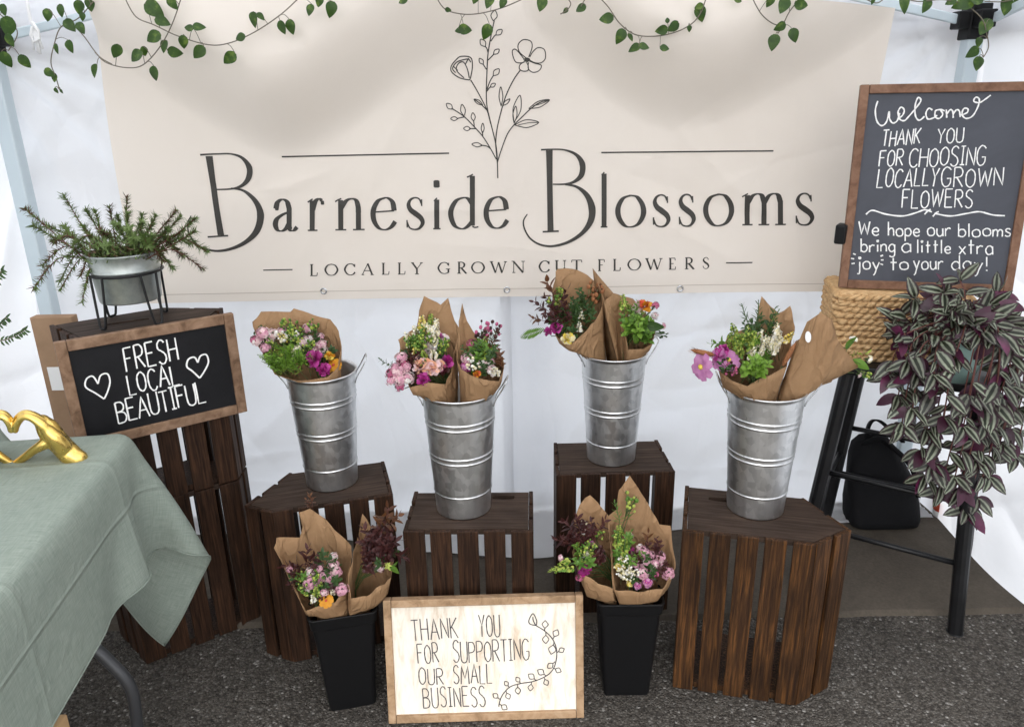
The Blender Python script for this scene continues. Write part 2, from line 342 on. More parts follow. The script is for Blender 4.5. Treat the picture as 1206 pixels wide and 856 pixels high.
def dense(pts, step):
    out = [pts[0]]
    for a, b in zip(pts, pts[1:]):
        m = max(1, int(math.hypot(b[0] - a[0], b[1] - a[1]) / step))
        out += [tuple(x + (y - x) * (i + 1) / m for x, y in zip(a, b)) for i in range(m)]
    return out
_offc = [0]
def stroke_px(mb, plane, pts, wpx, smooth=True, off=None, jitter=0, closed=False):
    """a stroke measured in photo pixels laid on the plane; wpx its width in pixels"""
    P = catmull(pts, 8, closed) if smooth and len(pts) > 2 else dense(pts, 6)
    uv = [plane.uv(*p[:2]) for p in P]
    e = plane.uv(P[0][0] + 1, P[0][1]); sc = math.hypot(e[0] - uv[0][0], e[1] - uv[0][1])
    _offc[0] = (_offc[0] + 1) % 9
    o = (.0012 if off is None else off) + .00006 * _offc[0]
    ph = random.random() * 9
    hw = [wpx / 2 * sc * (1 + jitter * math.sin(i * .9 + ph)) for i in range(len(uv))]
    ribbon(mb, plane, uv, hw, o)
G = {}
def glyphs(txt):
    for ln in txt.strip().splitlines():
        ch, wd, rest = ln.split(None, 2); G[ch] = (float(wd), [(q.strip().lstrip('~'), q.strip().startswith('~')) for q in rest.split('|')])
glyphs('''
A .56 0,0 .28,1 .56,0|.1,.36 .46,.36
B .48 0,0 0,1|~0,1 .28,.99 .42,.82 .34,.6 0,.53|~0,.53 .34,.5 .48,.28 .36,.04 0,0
C .47 ~.46,.86 .36,.98 .2,1 .04,.8 0,.5 .05,.18 .2,0 .36,.02 .47,.16
E .45 0,0 0,1|0,1 .42,1|0,.55 .34,.55|0,0 .45,0
F .42 0,0 0,1|0,1 .42,1|0,.55 .32,.55
G .5 ~.48,.86 .36,.98 .2,1 .04,.8 0,.5 .05,.18 .2,0 .38,.04 .48,.2|.48,.2 .48,.42 .28,.42
H .46 0,0 0,1|.46,0 .46,1|0,.52 .46,.52
I .26 0,0 .26,0|0,1 .26,1|.13,0 .13,1
K .46 0,0 0,1|.44,1 .02,.48|.1,.56 .46,0
L .4 0,1 0,0 .4,0
M .64 0,0 .06,1 .32,.3 .58,1 .64,0
N .46 0,0 0,1 .46,0 .46,1
O .48 ~.24,1 .05,.82 0,.5 .05,.16 .24,0 .43,.16 .48,.5 .43,.82 .24,1
P .44 0,0 0,1|~0,1 .3,.99 .43,.78 .34,.54 0,.48
R .46 0,0 0,1|~0,1 .3,.99 .43,.78 .34,.54 0,.48|.14,.49 .46,0
S .44 ~.42,.88 .32,.99 .18,1 .05,.86 .06,.66 .22,.54 .38,.4 .43,.2 .32,.02 .16,0 .02,.12
T .46 0,1 .46,1|.23,1 .23,0
U .46 ~0,1 0,.35 .06,.08 .23,0 .4,.08 .46,.35 .46,1
W .68 0,1 .16,0 .34,.85 .52,0 .68,1
Y .46 0,1 .23,.5 .46,1|.23,.5 .2,0
e .4 ~.04,.28 .36,.31 .35,.5 .2,.58 .04,.44 0,.24 .1,.04 .26,0 .4,.1
h .36 0,1.05 0,0|~0,.36 .12,.54 .26,.56 .34,.42 .35,0
o .44 ~.22,.58 .04,.46 0,.28 .06,.06 .22,0 .4,.08 .44,.3 .38,.5 .22,.58
p .4 0,.56 0,-.42|~0,.44 .14,.58 .32,.54 .4,.28 .3,.04 .14,0 0,.1
u .38 ~0,.56 0,.2 .1,.02 .24,.02 .36,.2 .36,.56|.36,.56 .38,0
r .32 0,.56 0,0|~0,.36 .1,.52 .22,.58 .32,.52
b .4 0,1.05 0,0|~0,.44 .14,.58 .32,.54 .4,.28 .3,.04 .14,0 0,.1
l .06 .03,1.05 .03,0
m .54 0,.56 0,0|~0,.36 .1,.54 .2,.54 .26,.4 .26,0|~.26,.36 .37,.54 .47,.54 .54,.4 .54,0
s .32 ~.3,.5 .2,.58 .06,.54 .04,.4 .16,.3 .29,.2 .26,.04 .12,0 .0,.07
i .1 .05,.56 .05,0|~.05,.76 .0,.86 .03,.92 .05,.88 .08,.92 .1,.85 .05,.76
n .36 0,.56 0,0|~0,.36 .12,.54 .26,.56 .35,.42 .36,0
g .4 ~.38,.46 .26,.58 .1,.52 0,.28 .1,.04 .24,.02 .38,.16|~.38,.56 .39,0 .36,-.3 .2,-.4 .04,-.32
a .4 ~.38,.44 .26,.58 .1,.52 0,.28 .08,.04 .22,0 .38,.14|.38,.56 .39,0
t .32 .14,.95 .14,0|0,.6 .32,.6
x .36 0,.56 .36,0|.36,.56 0,0
j .22 ~.18,.56 .18,-.1 .14,-.34 .02,-.36|~.18,.76 .12,.86 .15,.92 .18,.88 .21,.92 .24,.85 .18,.76
y .4 0,.56 .2,.06|~.4,.56 .24,.12 .12,-.3 .02,-.4
d .4 .38,1.05 .39,0|~.38,.44 .26,.58 .1,.52 0,.28 .08,.04 .22,0 .38,.14
! .08 .04,1 .04,.3|.0,.04 .08,.0
''')
def write(mb, plane, text, p0, p1, up, wpx, gap=.16, space=.45, wob=.045):
    """hand lettering along the pixel baseline p0-p1, up = pixel vector of one letter height"""
    tot = sum((space if c == ' ' else G[c][0] + gap) for c in text) - gap
    x = 0; dx = (p1[0] - p0[0]) / tot; dy = (p1[1] - p0[1]) / tot
    for c in text:
        if c == ' ': x += space; continue
        wd, strokes = G[c]; jy = random.uniform(-wob, wob); js = 1 + random.uniform(-wob, wob)
        for st, sm in strokes:
            P = []
            for q in st.split():
                a, b = [float(t) for t in q.split(',')]; a += x; b = b * js + jy
                P.append((p0[0] + a * dx + b * up[0], p0[1] + a * dy + b * up[1]))
            stroke_px(mb, plane, P, wpx, sm, jitter=.12)
        x += wd + gap
from mathutils import noise as mn
def sstep(a, b, x):
    t = max(0, min(1, (x - a) / (b - a))); return t * t * (3 - 2 * t)
def creases(seed, n, x0, x1, z0, z1, amp, wid):
    rg = random.Random(seed); out = []
    for _ in range(n):
        a = (rg.uniform(x0, x1), rg.uniform(z0, z1)); th = rg.choice((rg.gauss(1.0, .35), rg.gauss(2.1, .35), rg.gauss(.2, .3))); L = rg.uniform(.2, .75)
        out.append((a, (math.cos(th), math.sin(th)), L, rg.uniform(.35, 1) * amp * rg.choice((1, 1, -1)), rg.uniform(.6, 1.5) * wid, rg.uniform(-.25, .25)))
    return out
def crease(C, x, z):
    y = 0
    for a, d, L, am, w_, bend in C:
        dx, dz = x - a[0], z - a[1]; s = dx * d[0] + dz * d[1]
        if -.1 < s < L + .1:
            q = abs(dx * d[1] - dz * d[0] + bend * s * s)
            if q < w_ * 5: y += am * math.exp(-q / w_) * sstep(-.1, .15, s) * sstep(L + .1, L - .15, s)
    return y
def nz(p, s, seed=0): return mn.noise(Vector((p[0] * s + seed, p[1] * s + seed * 1.7, p[2] * s - seed)))

# ------------------------------------------------------------------ the setting: asphalt and the concrete apron behind it
mb = MB(); mb.add([(-150, -150, 0), (150, -150, 0), (150, 150, 0), (-150, 150, 0)], [(0, 1, 2, 3)])
mb.build('asphalt_ground', 'asphalt')['kind'] = 'structure'
mb = MB(); n = 90; top = []; 
for i in range(n + 1):
    x = -4 + 8 * i / n
    top.append((x, 1.895 + .012 * nz((x, 0, 0), 5) + .006 * nz((x, 3, 0), 17)))
vs = [(x, y, .0) for x, y in top] + [(x, y + .012, .014) for x, y in top] + [(x, 6, .014) for x, y in top]
mb.add(vs, [(i, i + 1, n + 2 + i, n + 1 + i) for i in range(n)] + [(n + 1 + i, n + 2 + i, 2 * n + 3 + i, 2 * n + 2 + i) for i in range(n)])
mb.build('concrete_pavement', 'concrete')['kind'] = 'structure'

# ------------------------------------------------------------------ tent: frame and roof, then the three hung sidewalls
EZ = 1.86; YB = 2.60; YF = -.55; XL, XR = -1.63, 1.53
tent = thing('canopy_tent', 'white pop-up canopy frame with pale blue poles and black corner brackets', 'tent', (0, 1, 0))
mb = MB(); pk = (0, 1.0, 2.65); c4 = [(XL, YF, EZ), (XR, YF, EZ), (XR, YB + .03, EZ), (XL, YB + .03, EZ)]
N = 14
for a, b in ((0, 1), (1, 2), (2, 3), (3, 0)):
    A, B, P = Vector(c4[a]), Vector(c4[b]), Vector(pk); vs = []; fs = []
    for i in range(N + 1):
        for j in range(N + 1):
            q = A.lerp(B, j / N).lerp(P, i / N); q.z -= .05 * math.sin(math.pi * i / N); vs.append(q)
    mb.add(vs, [(i * (N + 1) + j, i * (N + 1) + j + 1, (i + 1) * (N + 1) + j + 1, (i + 1) * (N + 1) + j) for i in range(N) for j in range(N)], smooth=True)
part(mb, 'roof', 'roof', tent)
mb = MB()
for a, b in ((1, 2), (2, 3), (3, 0)):
    A, B = Vector(c4[a]), Vector(c4[b]); m = 40; o = (B - A).normalized().cross(Vector((0, 0, 1))) * .02
    vs = [A.lerp(B, i / m) + o * (1 + .5 * math.sin(i * 1.1)) + Vector((0, 0, dz)) for dz in (0, -.2) for i in range(m + 1)]
    mb.add(vs, [(i, i + 1, m + 2 + i, m + 1 + i) for i in range(m)], smooth=True)
part(mb, 'valance', 'valance', tent)
PL = Vector((-1.553, 2.47, 0)); PR = Vector((1.425, 2.50, 0))
for P in (PL, PR):
    mb = MB(); mb.box((P.x, P.y, .9), (.048, .048, 1.75)); mb.box((P.x, P.y, .012), (.10, .10, .016)); bevel(part(mb, 'pole', 'pole', tent), .006)
    mb = MB(); mb.box((P.x, P.y, 1.69), (.062, .062, .10)); mb.box((P.x + (.045 if P.x < 0 else -.045), P.y - .005, 1.695), (.04, .05, .05)); mb.box((P.x, P.y - .05, 1.695), (.05, .04, .05))
    bevel(part(mb, 'corner_bracket', 'black', tent), .004)
def bar(a, b, name='truss_bar', wd=.026):
    mb = MB(); a, b = Vector(a), Vector(b); d = b - a
    mb.box((a + b) / 2, (wd * .6, wd, d.length), d.to_track_quat('Z', 'Y').to_matrix()); bevel(part(mb, name, 'pole', tent), .003)
bar(PL + Vector((.05, -.01, 1.695)), (0, 2.555, 2.02)); bar(PR + Vector((-.05, -.01, 1.695)), (0, 2.535, 2.0))
bar(PL + Vector((0, -.06, 1.695)), (-1.57, 1.0, 2.0)); bar(PR + Vector((.02, -.06, 1.695)), (1.48, 1.0, 2.0))

CRB = creases(4, 60, XL, XR, .05, 1.8, .016, .022); CRS = creases(9, 46, YF, YB, .05, 1.8, .018, .028)
def wall_back():
    """back sidewall: a sheet with its hem lying forward on the concrete"""
    nx, nzz = 260, 150; rows = []
    for j in range(nzz + 1):
        rows.append(('w', EZ + (.03 - EZ) * j / nzz))
    for j in range(1, 15): rows.append(('f', j / 14))
    vs = []
    for k, t in rows:
        for i in range(nx + 1):
            x = XL + (XR - XL) * i / nx
            reach = .10 + .20 * math.exp(-((x + .05) / .55) ** 2) + .03 * nz((x, 0, 0), 3)
            if k == 'w':
                y = YB - .05 - .035 * sstep(.5, 0, t)
                y += .03 * nz((x, 0, t), 1.6, 4) + .014 * nz((x * .6 + t * .8, 0, t - x * .3), 6, 2)
                y -= .05 * abs(nz((x * 1.2 - t * .9, 1, t * .35 + x * .35), 3.2, 8)) 
                y -= crease(CRB, x, t) + .005 * math.exp(-abs(t - .79) / .006) - .006 * math.exp(-abs(t - .17 - .01 * math.sin(x * 3)) / .012)
                # tension creases running down from the corner poles
                for px, sg in ((XL, 1), (XR - .1, -1)):
                    dx = (x - px) * sg; dz = 1.72 - t
                    if dx > 0.01:
                        an = math.atan2(dz, dx); rr = math.hypot(dx, dz)
                        y -= .016 * max(0, math.sin(an * 17)) * sstep(1.0, .15, rr) * sstep(0.02, .2, rr)
                vs.append((x, y, t))
            else:
                y = YB - .085 - .035 + .02 - reach * t
                vs.append((x, y, .026 + .012 * nz((x, t, 0), 6) + .05 * (1 - t) ** 3 * 0))
    m = nx + 1; mb = MB()
    mb.add(vs, [(r * m + i, (r + 1) * m + i, (r + 1) * m + i + 1, r * m + i + 1) for r in range(len(rows) - 1) for i in range(nx)], smooth=True)
    return mb
t = thing('tent_sidewall', 'white back tent sidewall hanging behind the beige shop banner, seam down its middle', 'tent wall', (0, YB, 0), 'white tent sidewalls')
part(wall_back(), 'wall_sheet', 'tarp', t)
mb = MB(); vs = []
for j in range(60):
    z = 1.8 - 1.72 * j / 59
    yy = YB - .085 - .035 * sstep(.5, 0, z) + .004 * math.sin(j * .5)
    x = -.022 + .004 * math.sin(z * 3)
    vs += [(x - .016, yy, z), (x + .016, yy - .006, z), (x + .018, yy + .03, z)]
mb.add(vs, [(3 * j + a, 3 * j + a + 1, 3 * j + a + 4, 3 * j + a + 3) for j in range(59) for a in (0, 1)], smooth=True)
part(mb, 'hem_seam', 'tarp', t)
mb = MB(); vs = []
for j in range(40):
    z = 1.8 - 1.74 * j / 39
    for i in range(6): vs.append((-.02 + .034 * i, YB - .02 - .03 * sstep(.5, 0, z), z))
mb.add(vs, [(6 * j + i, 6 * j + i + 1, 6 * j + i + 7, 6 * j + i + 6) for j in range(39) for i in range(5)], smooth=True); part(mb, 'overlap_strip', 'tarp', t)

def wall_side(x0, x1, y0, y1, sgn, name, label, folds):
    ny, nzz = 200, 120; vs = []
    for j in range(nzz + 1):
        z = EZ + (.01 - EZ) * j / nzz
        for i in range(ny + 1):
            u = i / ny; y = y0 + (y1 - y0) * u; x = x0 + (x1 - x0) * u
            x += sgn * .05 * sstep(1.7, .0, z)
            x += folds * (.5 + .5 * sstep(1.8, .6, z)) * math.sin(u * 31 + 1.5 * nz((y, 0, z * .6), 1.2)) + .014 * nz((0, y, z), 2.4, 3) + .008 * nz((0, y + z * .7, z - y * .6), 5, 6)
            x += crease(CRS, y, z)
            vs.append((x, y, z))
    m = ny + 1; mb = MB()
    mb.add(vs, [(r * m + i, (r + 1) * m + i, (r + 1) * m + i + 1, r * m + i + 1) for r in range(nzz) for i in range(ny)], smooth=True)
    ob = mb.build(name, 'tarp'); tag(ob, label, 'tent wall', 'white tent sidewalls')
wall_side(-1.60, -1.66, YB - .06, YF, -1, 'tent_sidewall', 'white left tent sidewall with soft folds beside the pale blue pole and cardboard carton', .016)
wall_side(1.495, 1.485, YB - .06, YF, 1, 'tent_sidewall', 'white right tent sidewall behind the striped trailing plant and black stool', .006)

# knotted white cord on the truss, upper left
mb = MB(); Y = 2.42
P = [at_y(*q, Y) for q in ((31, -6), (33, 10), (36, 24), (40, 32), (43, 42), (46, 56))]
mb.tube(P, .005, 6)
for dx, dy in ((-4, 2), (0, 4), (4, 0), (2, 6)):
    mb.tube([at_y(40, 34, Y), at_y(42 + dx, 46, Y - .004), at_y(45 + dx * 1.3, 58 + dy, Y)], .0035, 6)
mb.tube([at_y(38, 26, Y - .006), at_y(45, 36, Y - .008), at_y(47, 46, Y - .008), at_y(40, 50, Y - .008), at_y(36, 42, Y - .006), at_y(38, 32, Y - .006)], .004, 6)
tag(mb.build('knotted_cord', 'cord'), 'white knotted cord dangling from the tent truss at the upper left corner', 'cord')

# ------------------------------------------------------------------ the banner
YN = 2.455
lobeL = [(60, -60), (112, 35), (180, 92), (250, 140), (335, 178), (400, 152), (460, 108), (530, 58), (575, 10), (592, -60)]
lobeR = [(608, -60), (625, 15), (670, 62), (730, 116), (790, 143), (850, 134), (920, 98), (1000, 50), (1050, 10), (1080, -60)]
def curve(px):
    q = [at_y(a, b, YN) for a, b in catmull(px, 6)]; return np.array([p.x for p in q]), np.array([p.z for p in q])
_lob = [curve(lobeL), curve(lobeR)]
CRN = creases(21, 26, -1.2, 1.1, .85, 1.35, .0045, .03)
def banner_disp(p):
    d = .004 * math.sin(p.x * 5 + 1) + .0035 * nz((p.x, 0, p.z), 3.5) 
    d += crease(CRN, p.x, p.z)
    for k, (xs, zs) in enumerate(_lob):
        if xs[0] < p.x < xs[-1]:
            s = p.z - float(np.interp(p.x, xs, zs))
            d += (.16, .175)[k] * sstep(-.035, .27, s) * (1 - .3 * sstep(.25, .55, s))
    d += .02 * sstep(.5, 1.15, p.x) * sstep(1.25, .85, p.z) * .6
    return d
BP = Plane((0, YN, 0), (1, 0, 0), (0, 0, 1), banner_disp)
ban = thing('shop_banner', 'wide beige fabric banner with dark shop lettering and a line drawn flower', 'banner', (0, YN, .86))
cTL, cTR, cBL, cBR = [at_y(*q, YN) for q in ((111, -12), (1054, 10), (169, 357), (986, 342))]
nx, nzz = 240, 110; vs = []
for j in range(nzz + 1):
    v = j / nzz
    for i in range(nx + 1):
        u = i / nx
        a = cBL.lerp(cTL, v); a.x += -.022 * math.sin(math.pi * v); b = cBR.lerp(cTR, v)
        p = a.lerp(b, u); vs.append(BP.pt(p.x, p.z, 0))
mb = MB(); m = nx + 1
mb.add(vs, [(j * m + i, j * m + i + 1, (j + 1) * m + i + 1, (j + 1) * m + i) for j in range(nzz) for i in range(nx)], smooth=True)
part(mb, 'banner_sheet', 'banner', ban)
mb = MB()                                     # stitched hems round the edge
def hem(a, b):
    P = [tuple(BP.uv(*q)) for q in dense([a, b], 8)]; ribbon(mb, BP, P, .0011, .0014)
hem((176, 347), (982, 333))
part(mb, 'stitching', 'banner_seam', ban)
for gx, gy in ((381, 343), (597, 341), (801, 340)):
    mb = MB(); u, v = BP.uv(gx, gy); c = BP.pt(u, v, .002)
    ring = [c + Vector((math.cos(a) * .009, 0, math.sin(a) * .009)) for a in [2 * math.pi * i / 16 for i in range(17)]]
    mb.tube(ring, .0028, 6, cap=False); part(mb, 'grommet', 'wire', ban)

ink = MB()
def S(pts, w0, smooth=True): stroke_px(ink, BP, pts, w0, smooth)
def pen(pts, thin, thick, smooth=True, wl=None):
    """broad-nib stroke: thick where it runs vertically, thin where it runs level"""
    P = catmull(pts, 10) if smooth and len(pts) > 2 else dense(pts, 4)
    uv = [BP.uv(*p[:2]) for p in P]; e = BP.uv(P[0][0] + 1, P[0][1]); sc = math.hypot(e[0] - uv[0][0], e[1] - uv[0][1]); hw = []
    for i in range(len(P)):
        a, b = P[max(i - 1, 0)], P[min(i + 1, len(P) - 1)]; dx, dy = b[0] - a[0], b[1] - a[1]; m_ = math.hypot(dx, dy) or 1
        q = thin + (thick - thin) * abs(dy / m_) ** 1.6
        if wl: q = np.interp(i / (len(P) - 1), [k / (len(wl) - 1) for k in range(len(wl))], wl)
        hw.append(q / 2 * sc)
    _offc[0] = (_offc[0] + 1) % 9
    ribbon(ink, BP, uv, hw, .0014 + .00006 * _offc[0])
# two swash capitals
pen([(246.5, 184), (253, 230), (260.5, 277)], 7, 7.5, wl=[8.5, 7, 7, 8])
pen([(236, 182.5), (244, 182), (256, 181.5), (272, 181.5), (285, 186), (293.5, 197), (293, 209), (286, 218), (274, 222.5), (253, 223.5)], 1.6, 7, wl=[2.2, 2, 1.8, 1.8, 3.5, 7, 6.5, 4, 2, 1.6])
pen([(272, 222), (287, 225), (301, 237), (307, 253), (303, 271), (291, 284), (274, 292.5), (256, 295.5), (240, 292), (230, 285), (223, 274), (222, 262), (226, 254)], 1.6, 8, wl=[1.8, 3, 6, 8.5, 7.5, 5, 3.6, 2.8, 2.4, 2, 1.8, 1.6, 1.2])
S([(245, 279), (269, 277.5)], 2, False)
pen([(646.8, 177), (647.5, 225), (648.3, 271.5)], 7, 7, wl=[8, 6.8, 6.8, 7.5])
pen([(637, 176.5), (648, 176), (664, 176.5), (678, 182), (685.5, 193), (684.5, 206), (676, 214), (665, 216.8), (651, 217)], 1.6, 7, wl=[2, 1.8, 1.8, 3.5, 7, 6.5, 3.5, 2, 1.6])
pen([(665, 217), (679, 220), (691, 230), (697, 245), (695.5, 260), (686, 274), (670, 284.5), (652, 289.5), (637, 288), (625, 281), (618, 270), (616.5, 260), (621, 252)], 1.6, 8, wl=[1.8, 3, 6, 8.5, 7.5, 5, 3.6, 2.8, 2.4, 2, 1.8, 1.6, 1.2])
S([(639, 272.8), (658, 272)], 2, False)
SER = {  # old-style serif lower case: strokes in units of the x-height; kinds: t thick stem, p pen curve, h hair serif, w explicit widths
 'a': [('p', '.10,.70 .16,.90 .34,1.0 .52,.92 .60,.70'), ('t', '.60,.74 .60,.12'), ('p', '.60,.14 .66,.02 .78,.02 .9,.12'), ('p', '.60,.60 .36,.52 .14,.38 .08,.2 .16,.04 .32,.0 .48,.08 .60,.24'), ('d', '.13,.72')],
 'r': [('t', '.24,.95 .24,.02'), ('h', '.02,.90 .14,.95 .26,1.0'), ('h', '.02,.01 .5,.01'), ('p', '.26,.66 .38,.90 .56,1.0 .72,.94'), ('d', '.74,.88')],
 'n': [('t', '.2,.95 .2,.02'), ('h', '.02,.90 .1,.95 .22,1.0'), ('h', '.02,.01 .38,.01'), ('p', '.22,.70 .38,.92 .56,.99 .70,.93 .77,.75 .78,.55'), ('t', '.78,.62 .78,.02'), ('h', '.60,.01 .98,.01')],
 'e': [('h', '.10,.56 .88,.60'), ('p', '.88,.60 .82,.86 .66,.99 .5,1.0 .26,.90 .10,.62 .12,.30 .30,.06 .54,.0 .76,.08 .92,.26')],
 's': [('w', '.78,.82,.35 .68,.96,.3 .48,1.0,.3 .28,.93,.5 .2,.78,.8 .3,.62,1 .52,.5,1.1 .76,.36,1 .84,.2,.8 .7,.04,.5 .48,.0,.3 .26,.05,.3 .14,.22,.35'), ('h', '.80,.74 .79,.95'), ('h', '.13,.3 .14,.06')],
 'i': [('t', '.5,.95 .5,.02'), ('h', '.28,.90 .4,.95 .52,1.0'), ('h', '.22,.01 .80,.01'), ('d', '.48,1.45')],
 'd': [('t', '.80,1.70 .80,.10'), ('h', '.62,1.66 .72,1.70 .82,1.75'), ('p', '.80,.78 .66,.96 .50,1.0 .26,.90 .10,.62 .10,.36 .22,.10 .44,.0 .62,.06 .80,.24'), ('h', '.80,.08 .88,.04 1.0,.06')],
 'l': [('t', '.5,1.70 .5,.02'), ('h', '.22,1.66 .38,1.70 .53,1.75'), ('h', '.12,.01 .88,.01')],
 'o': [('p', '.5,1.0 .24,.9 .08,.62 .1,.32 .28,.06 .5,.0 .76,.1 .92,.38 .9,.68 .72,.94 .5,1.0')],
 'm': [('t', '.13,.95 .13,.02'), ('h', '.01,.90 .07,.95 .14,1.0'), ('h', '.02,.01 .25,.01'), ('p', '.14,.70 .24,.92 .36,.99 .45,.93 .5,.72'), ('t', '.5,.76 .5,.02'), ('h', '.38,.01 .62,.01'), ('p', '.51,.70 .61,.92 .73,.99 .82,.93 .87,.72'), ('t', '.87,.76 .87,.02'), ('h', '.75,.01 .99,.01')],
}
def serif(ch, x0, x1, base, xh, slope=-.012, thick=6.0, thin=1.7):
    def m_(a, b): return (x0 + a * (x1 - x0), base + slope * a * (x1 - x0) - b * xh)
    for k, st in SER[ch]:
        P = [[float(t_) for t_ in q.split(',')] for q in st.split()]
        if k == 't': pen([m_(*q[:2]) for q in P], thick, thick, False)
        elif k == 'p': pen([m_(*q[:2]) for q in P], thin, thick * 1.05)
        elif k == 'h': pen([m_(*q[:2]) for q in P], thin, thin)
        elif k == 'w': pen([m_(*q[:2]) for q in P], thin, thick, wl=[q[2] * thick for q in P])
        elif k == 'd':
            c = m_(*P[0]); r_ = thick * .34 if ch != 'i' else thick * .6
            S([(c[0] - r_, c[1]), (c[0] + r_, c[1])], r_ * 2, False); S([(c[0] - r_ * .7, c[1] + .01), (c[0] + r_ * .7, c[1])], r_ * 2.4, False)
for ch, a, b, y in (('a', 322, 353, 272.3), ('r', 362, 386, 271.8), ('n', 394, 430, 271.3), ('e', 436.5, 468, 271), ('s', 476, 502, 270.4), ('i', 507, 522, 269.8), ('d', 528, 563.5, 269.6), ('e', 570, 600, 268.8)):
    serif(ch, a, b, y, 37.2 if y > 270 else 36.5)
for ch, a, b, y in (('l', 706, 716.5, 267.6), ('o', 725, 760, 267.3), ('s', 766, 791, 266.9), ('s', 797, 821, 266.6), ('o', 829, 864.5, 266.3), ('m', 873.5, 926, 265.4), ('s', 934, 960.5, 265.2)):
    serif(ch, a, b, y, 37)
part(ink, 'shop_name', 'ink', ban); ink = MB()
# small spaced capitals
SCAP = {'L': ['t .2,1 .2,0', 'h .0,1 .4,1', 'h .0,0 .9,0', 'h .9,0 .95,.28'], 'O': ['p .5,1 .2,.88 .02,.5 .2,.12 .5,0 .8,.12 .98,.5 .8,.88 .5,1'], 'C': ['p .92,.75 .8,.92 .55,1 .25,.88 .06,.5 .25,.12 .55,0 .8,.08 .95,.25', 'h .93,.98 .93,.7'],
 'A': ['h .0,0 .5,1', 't .48,1 .9,0', 'h .2,.35 .75,.35', 'h -.08,0 .15,0', 'h .75,0 1.05,0'], 'Y': ['t .05,1 .5,.45', 'h .95,1 .5,.45', 't .5,.48 .5,0', 'h .3,0 .7,0', 'h -.08,1 .2,1', 'h .8,1 1.08,1'],
 'G': ['p .92,.75 .8,.92 .55,1 .25,.88 .06,.5 .25,.12 .55,0 .8,.06 .9,.12', 't .9,.42 .9,.08', 'h .68,.42 1.05,.42', 'h .93,.98 .93,.7'], 'R': ['t .2,1 .2,0', 'p .05,1 .5,1 .75,.85 .72,.62 .5,.5 .2,.49', 't .42,.5 .95,0', 'h .0,0 .4,0', 'h .85,0 1.05,0'],
 'W': ['t .0,1 .3,0', 'h .3,0 .5,.95', 't .5,.95 .75,0', 'h .75,0 1.0,1', 'h -.1,1 .14,1', 'h .88,1 1.1,1'], 'N': ['h .12,0 .12,1', 't .1,1 .88,0', 'h .88,0 .88,1', 'h -.05,1 .14,1', 'h .0,0 .26,0', 'h .74,1 1.02,1'], 'U': ['t .15,1 .15,.3', 'p .15,.36 .22,.1 .5,.0 .78,.1 .86,.36', 'h .86,.3 .86,1', 'h .0,1 .32,1', 'h .72,1 1,1'],
 'T': ['t .5,1 .5,0', 'h .02,1 .98,1', 'h .32,0 .68,0', 'h .02,1 .0,.8', 'h .98,1 1,.8'], 'F': ['t .2,1 .2,0', 'h .0,1 .85,1', 'h .2,.52 .65,.52', 'h .0,0 .42,0', 'h .85,1 .88,.78'], 'E': ['t .2,1 .2,0', 'h .0,1 .85,1', 'h .2,.52 .65,.52', 'h .0,0 .88,0', 'h .85,1 .88,.8', 'h .88,0 .92,.24'],
 'S': ['w .82,.8,.5 .7,.96,.4 .48,1,.4 .25,.9,.6 .2,.72,.9 .42,.55,1.1 .7,.42,1.1 .84,.22,.9 .7,.05,.5 .48,0,.4 .25,.06,.4 .12,.24,.5']}
cap_at = [('L', 369.5, 9), ('O', 390, 15), ('C', 411.8, 13.5), ('A', 433, 13), ('L', 454, 9), ('L', 473, 9), ('Y', 491, 12), ('G', 522.5, 14), ('R', 544, 11), ('O', 563, 15), ('W', 587, 17), ('N', 610.5, 14.5), ('C', 641, 13), ('U', 660, 13), ('T', 679, 12), ('F', 708.5, 8.5), ('L', 726.5, 9), ('O', 747, 15), ('W', 770, 17), ('E', 792, 8.5), ('R', 812, 11), ('S', 831.5, 9)]
for ch, cx, wd in cap_at:
    base = 325 + (cx - 369) * (316.6 - 325) / (831 - 369); hh = 13.2
    for st in SCAP[ch]:
        k, r_ = st[0], st[2:]
        P = [[float(t_) for t_ in q.split(',')] for q in r_.split()]
        Q = [(cx - wd / 2 + q[0] * wd, base - q[1] * hh) for q in P]
        if k == 't': pen(Q, 2.1, 2.1, False)
        elif k == 'h': pen(Q, .9, .9, False)
        elif k == 'p': pen(Q, .9, 2.2)
        else: pen(Q, .9, 2.1, wl=[q[2] * 2.0 for q in P])
    if cx in (491, 610.5, 679, 831.5): part(ink, 'tagline_word', 'ink', ban); ink = MB()
for q in (((310, 318.3), (344.5, 317.6), 1.4), ((855, 309.6), (886, 309.2), 1.4), ((332, 184.8), (529, 180.6), 1.7), ((708, 179.8), (911, 178), 1.7)):
    ink = MB(); S(q[:2], q[2], False); part(ink, 'printed_rule', 'ink', ban)
# line-drawn flower
ink = MB()
def Z(*q, w0=1.25, closed=False):                # points read off an enlargement of the photo
    stroke_px(ink, BP, [(500 + a / 4.078, 10 + b / 4.078) for a, b in q], w0, True, closed=closed)
def bud(a, b, wd):
    ax, ay = a; bx, by = b; dx, dy = bx - ax, by - ay; nx_, ny_ = -dy * wd, dx * wd
    Z((ax, ay), (ax + dx * .5 + nx_, ay + dy * .5 + ny_), (bx, by), (ax + dx * .5 - nx_, ay + dy * .5 - ny_), (ax, ay), w0=1.05)
Z((352, 815), (350, 740), (347, 690), (340, 640), (318, 550), (300, 470), (297, 400), (300, 300), (305, 220), (318, 140), (335, 60))
Z((350, 745), (345, 690), (342, 640), (350, 570), (372, 480), (395, 410), (430, 340), (462, 295))
Z((350, 740), (365, 690), (395, 610), (425, 565), (470, 520), (515, 478), (560, 450), (600, 442)); Z((345, 725), (318, 675), (280, 615), (240, 570), (190, 520), (130, 480))
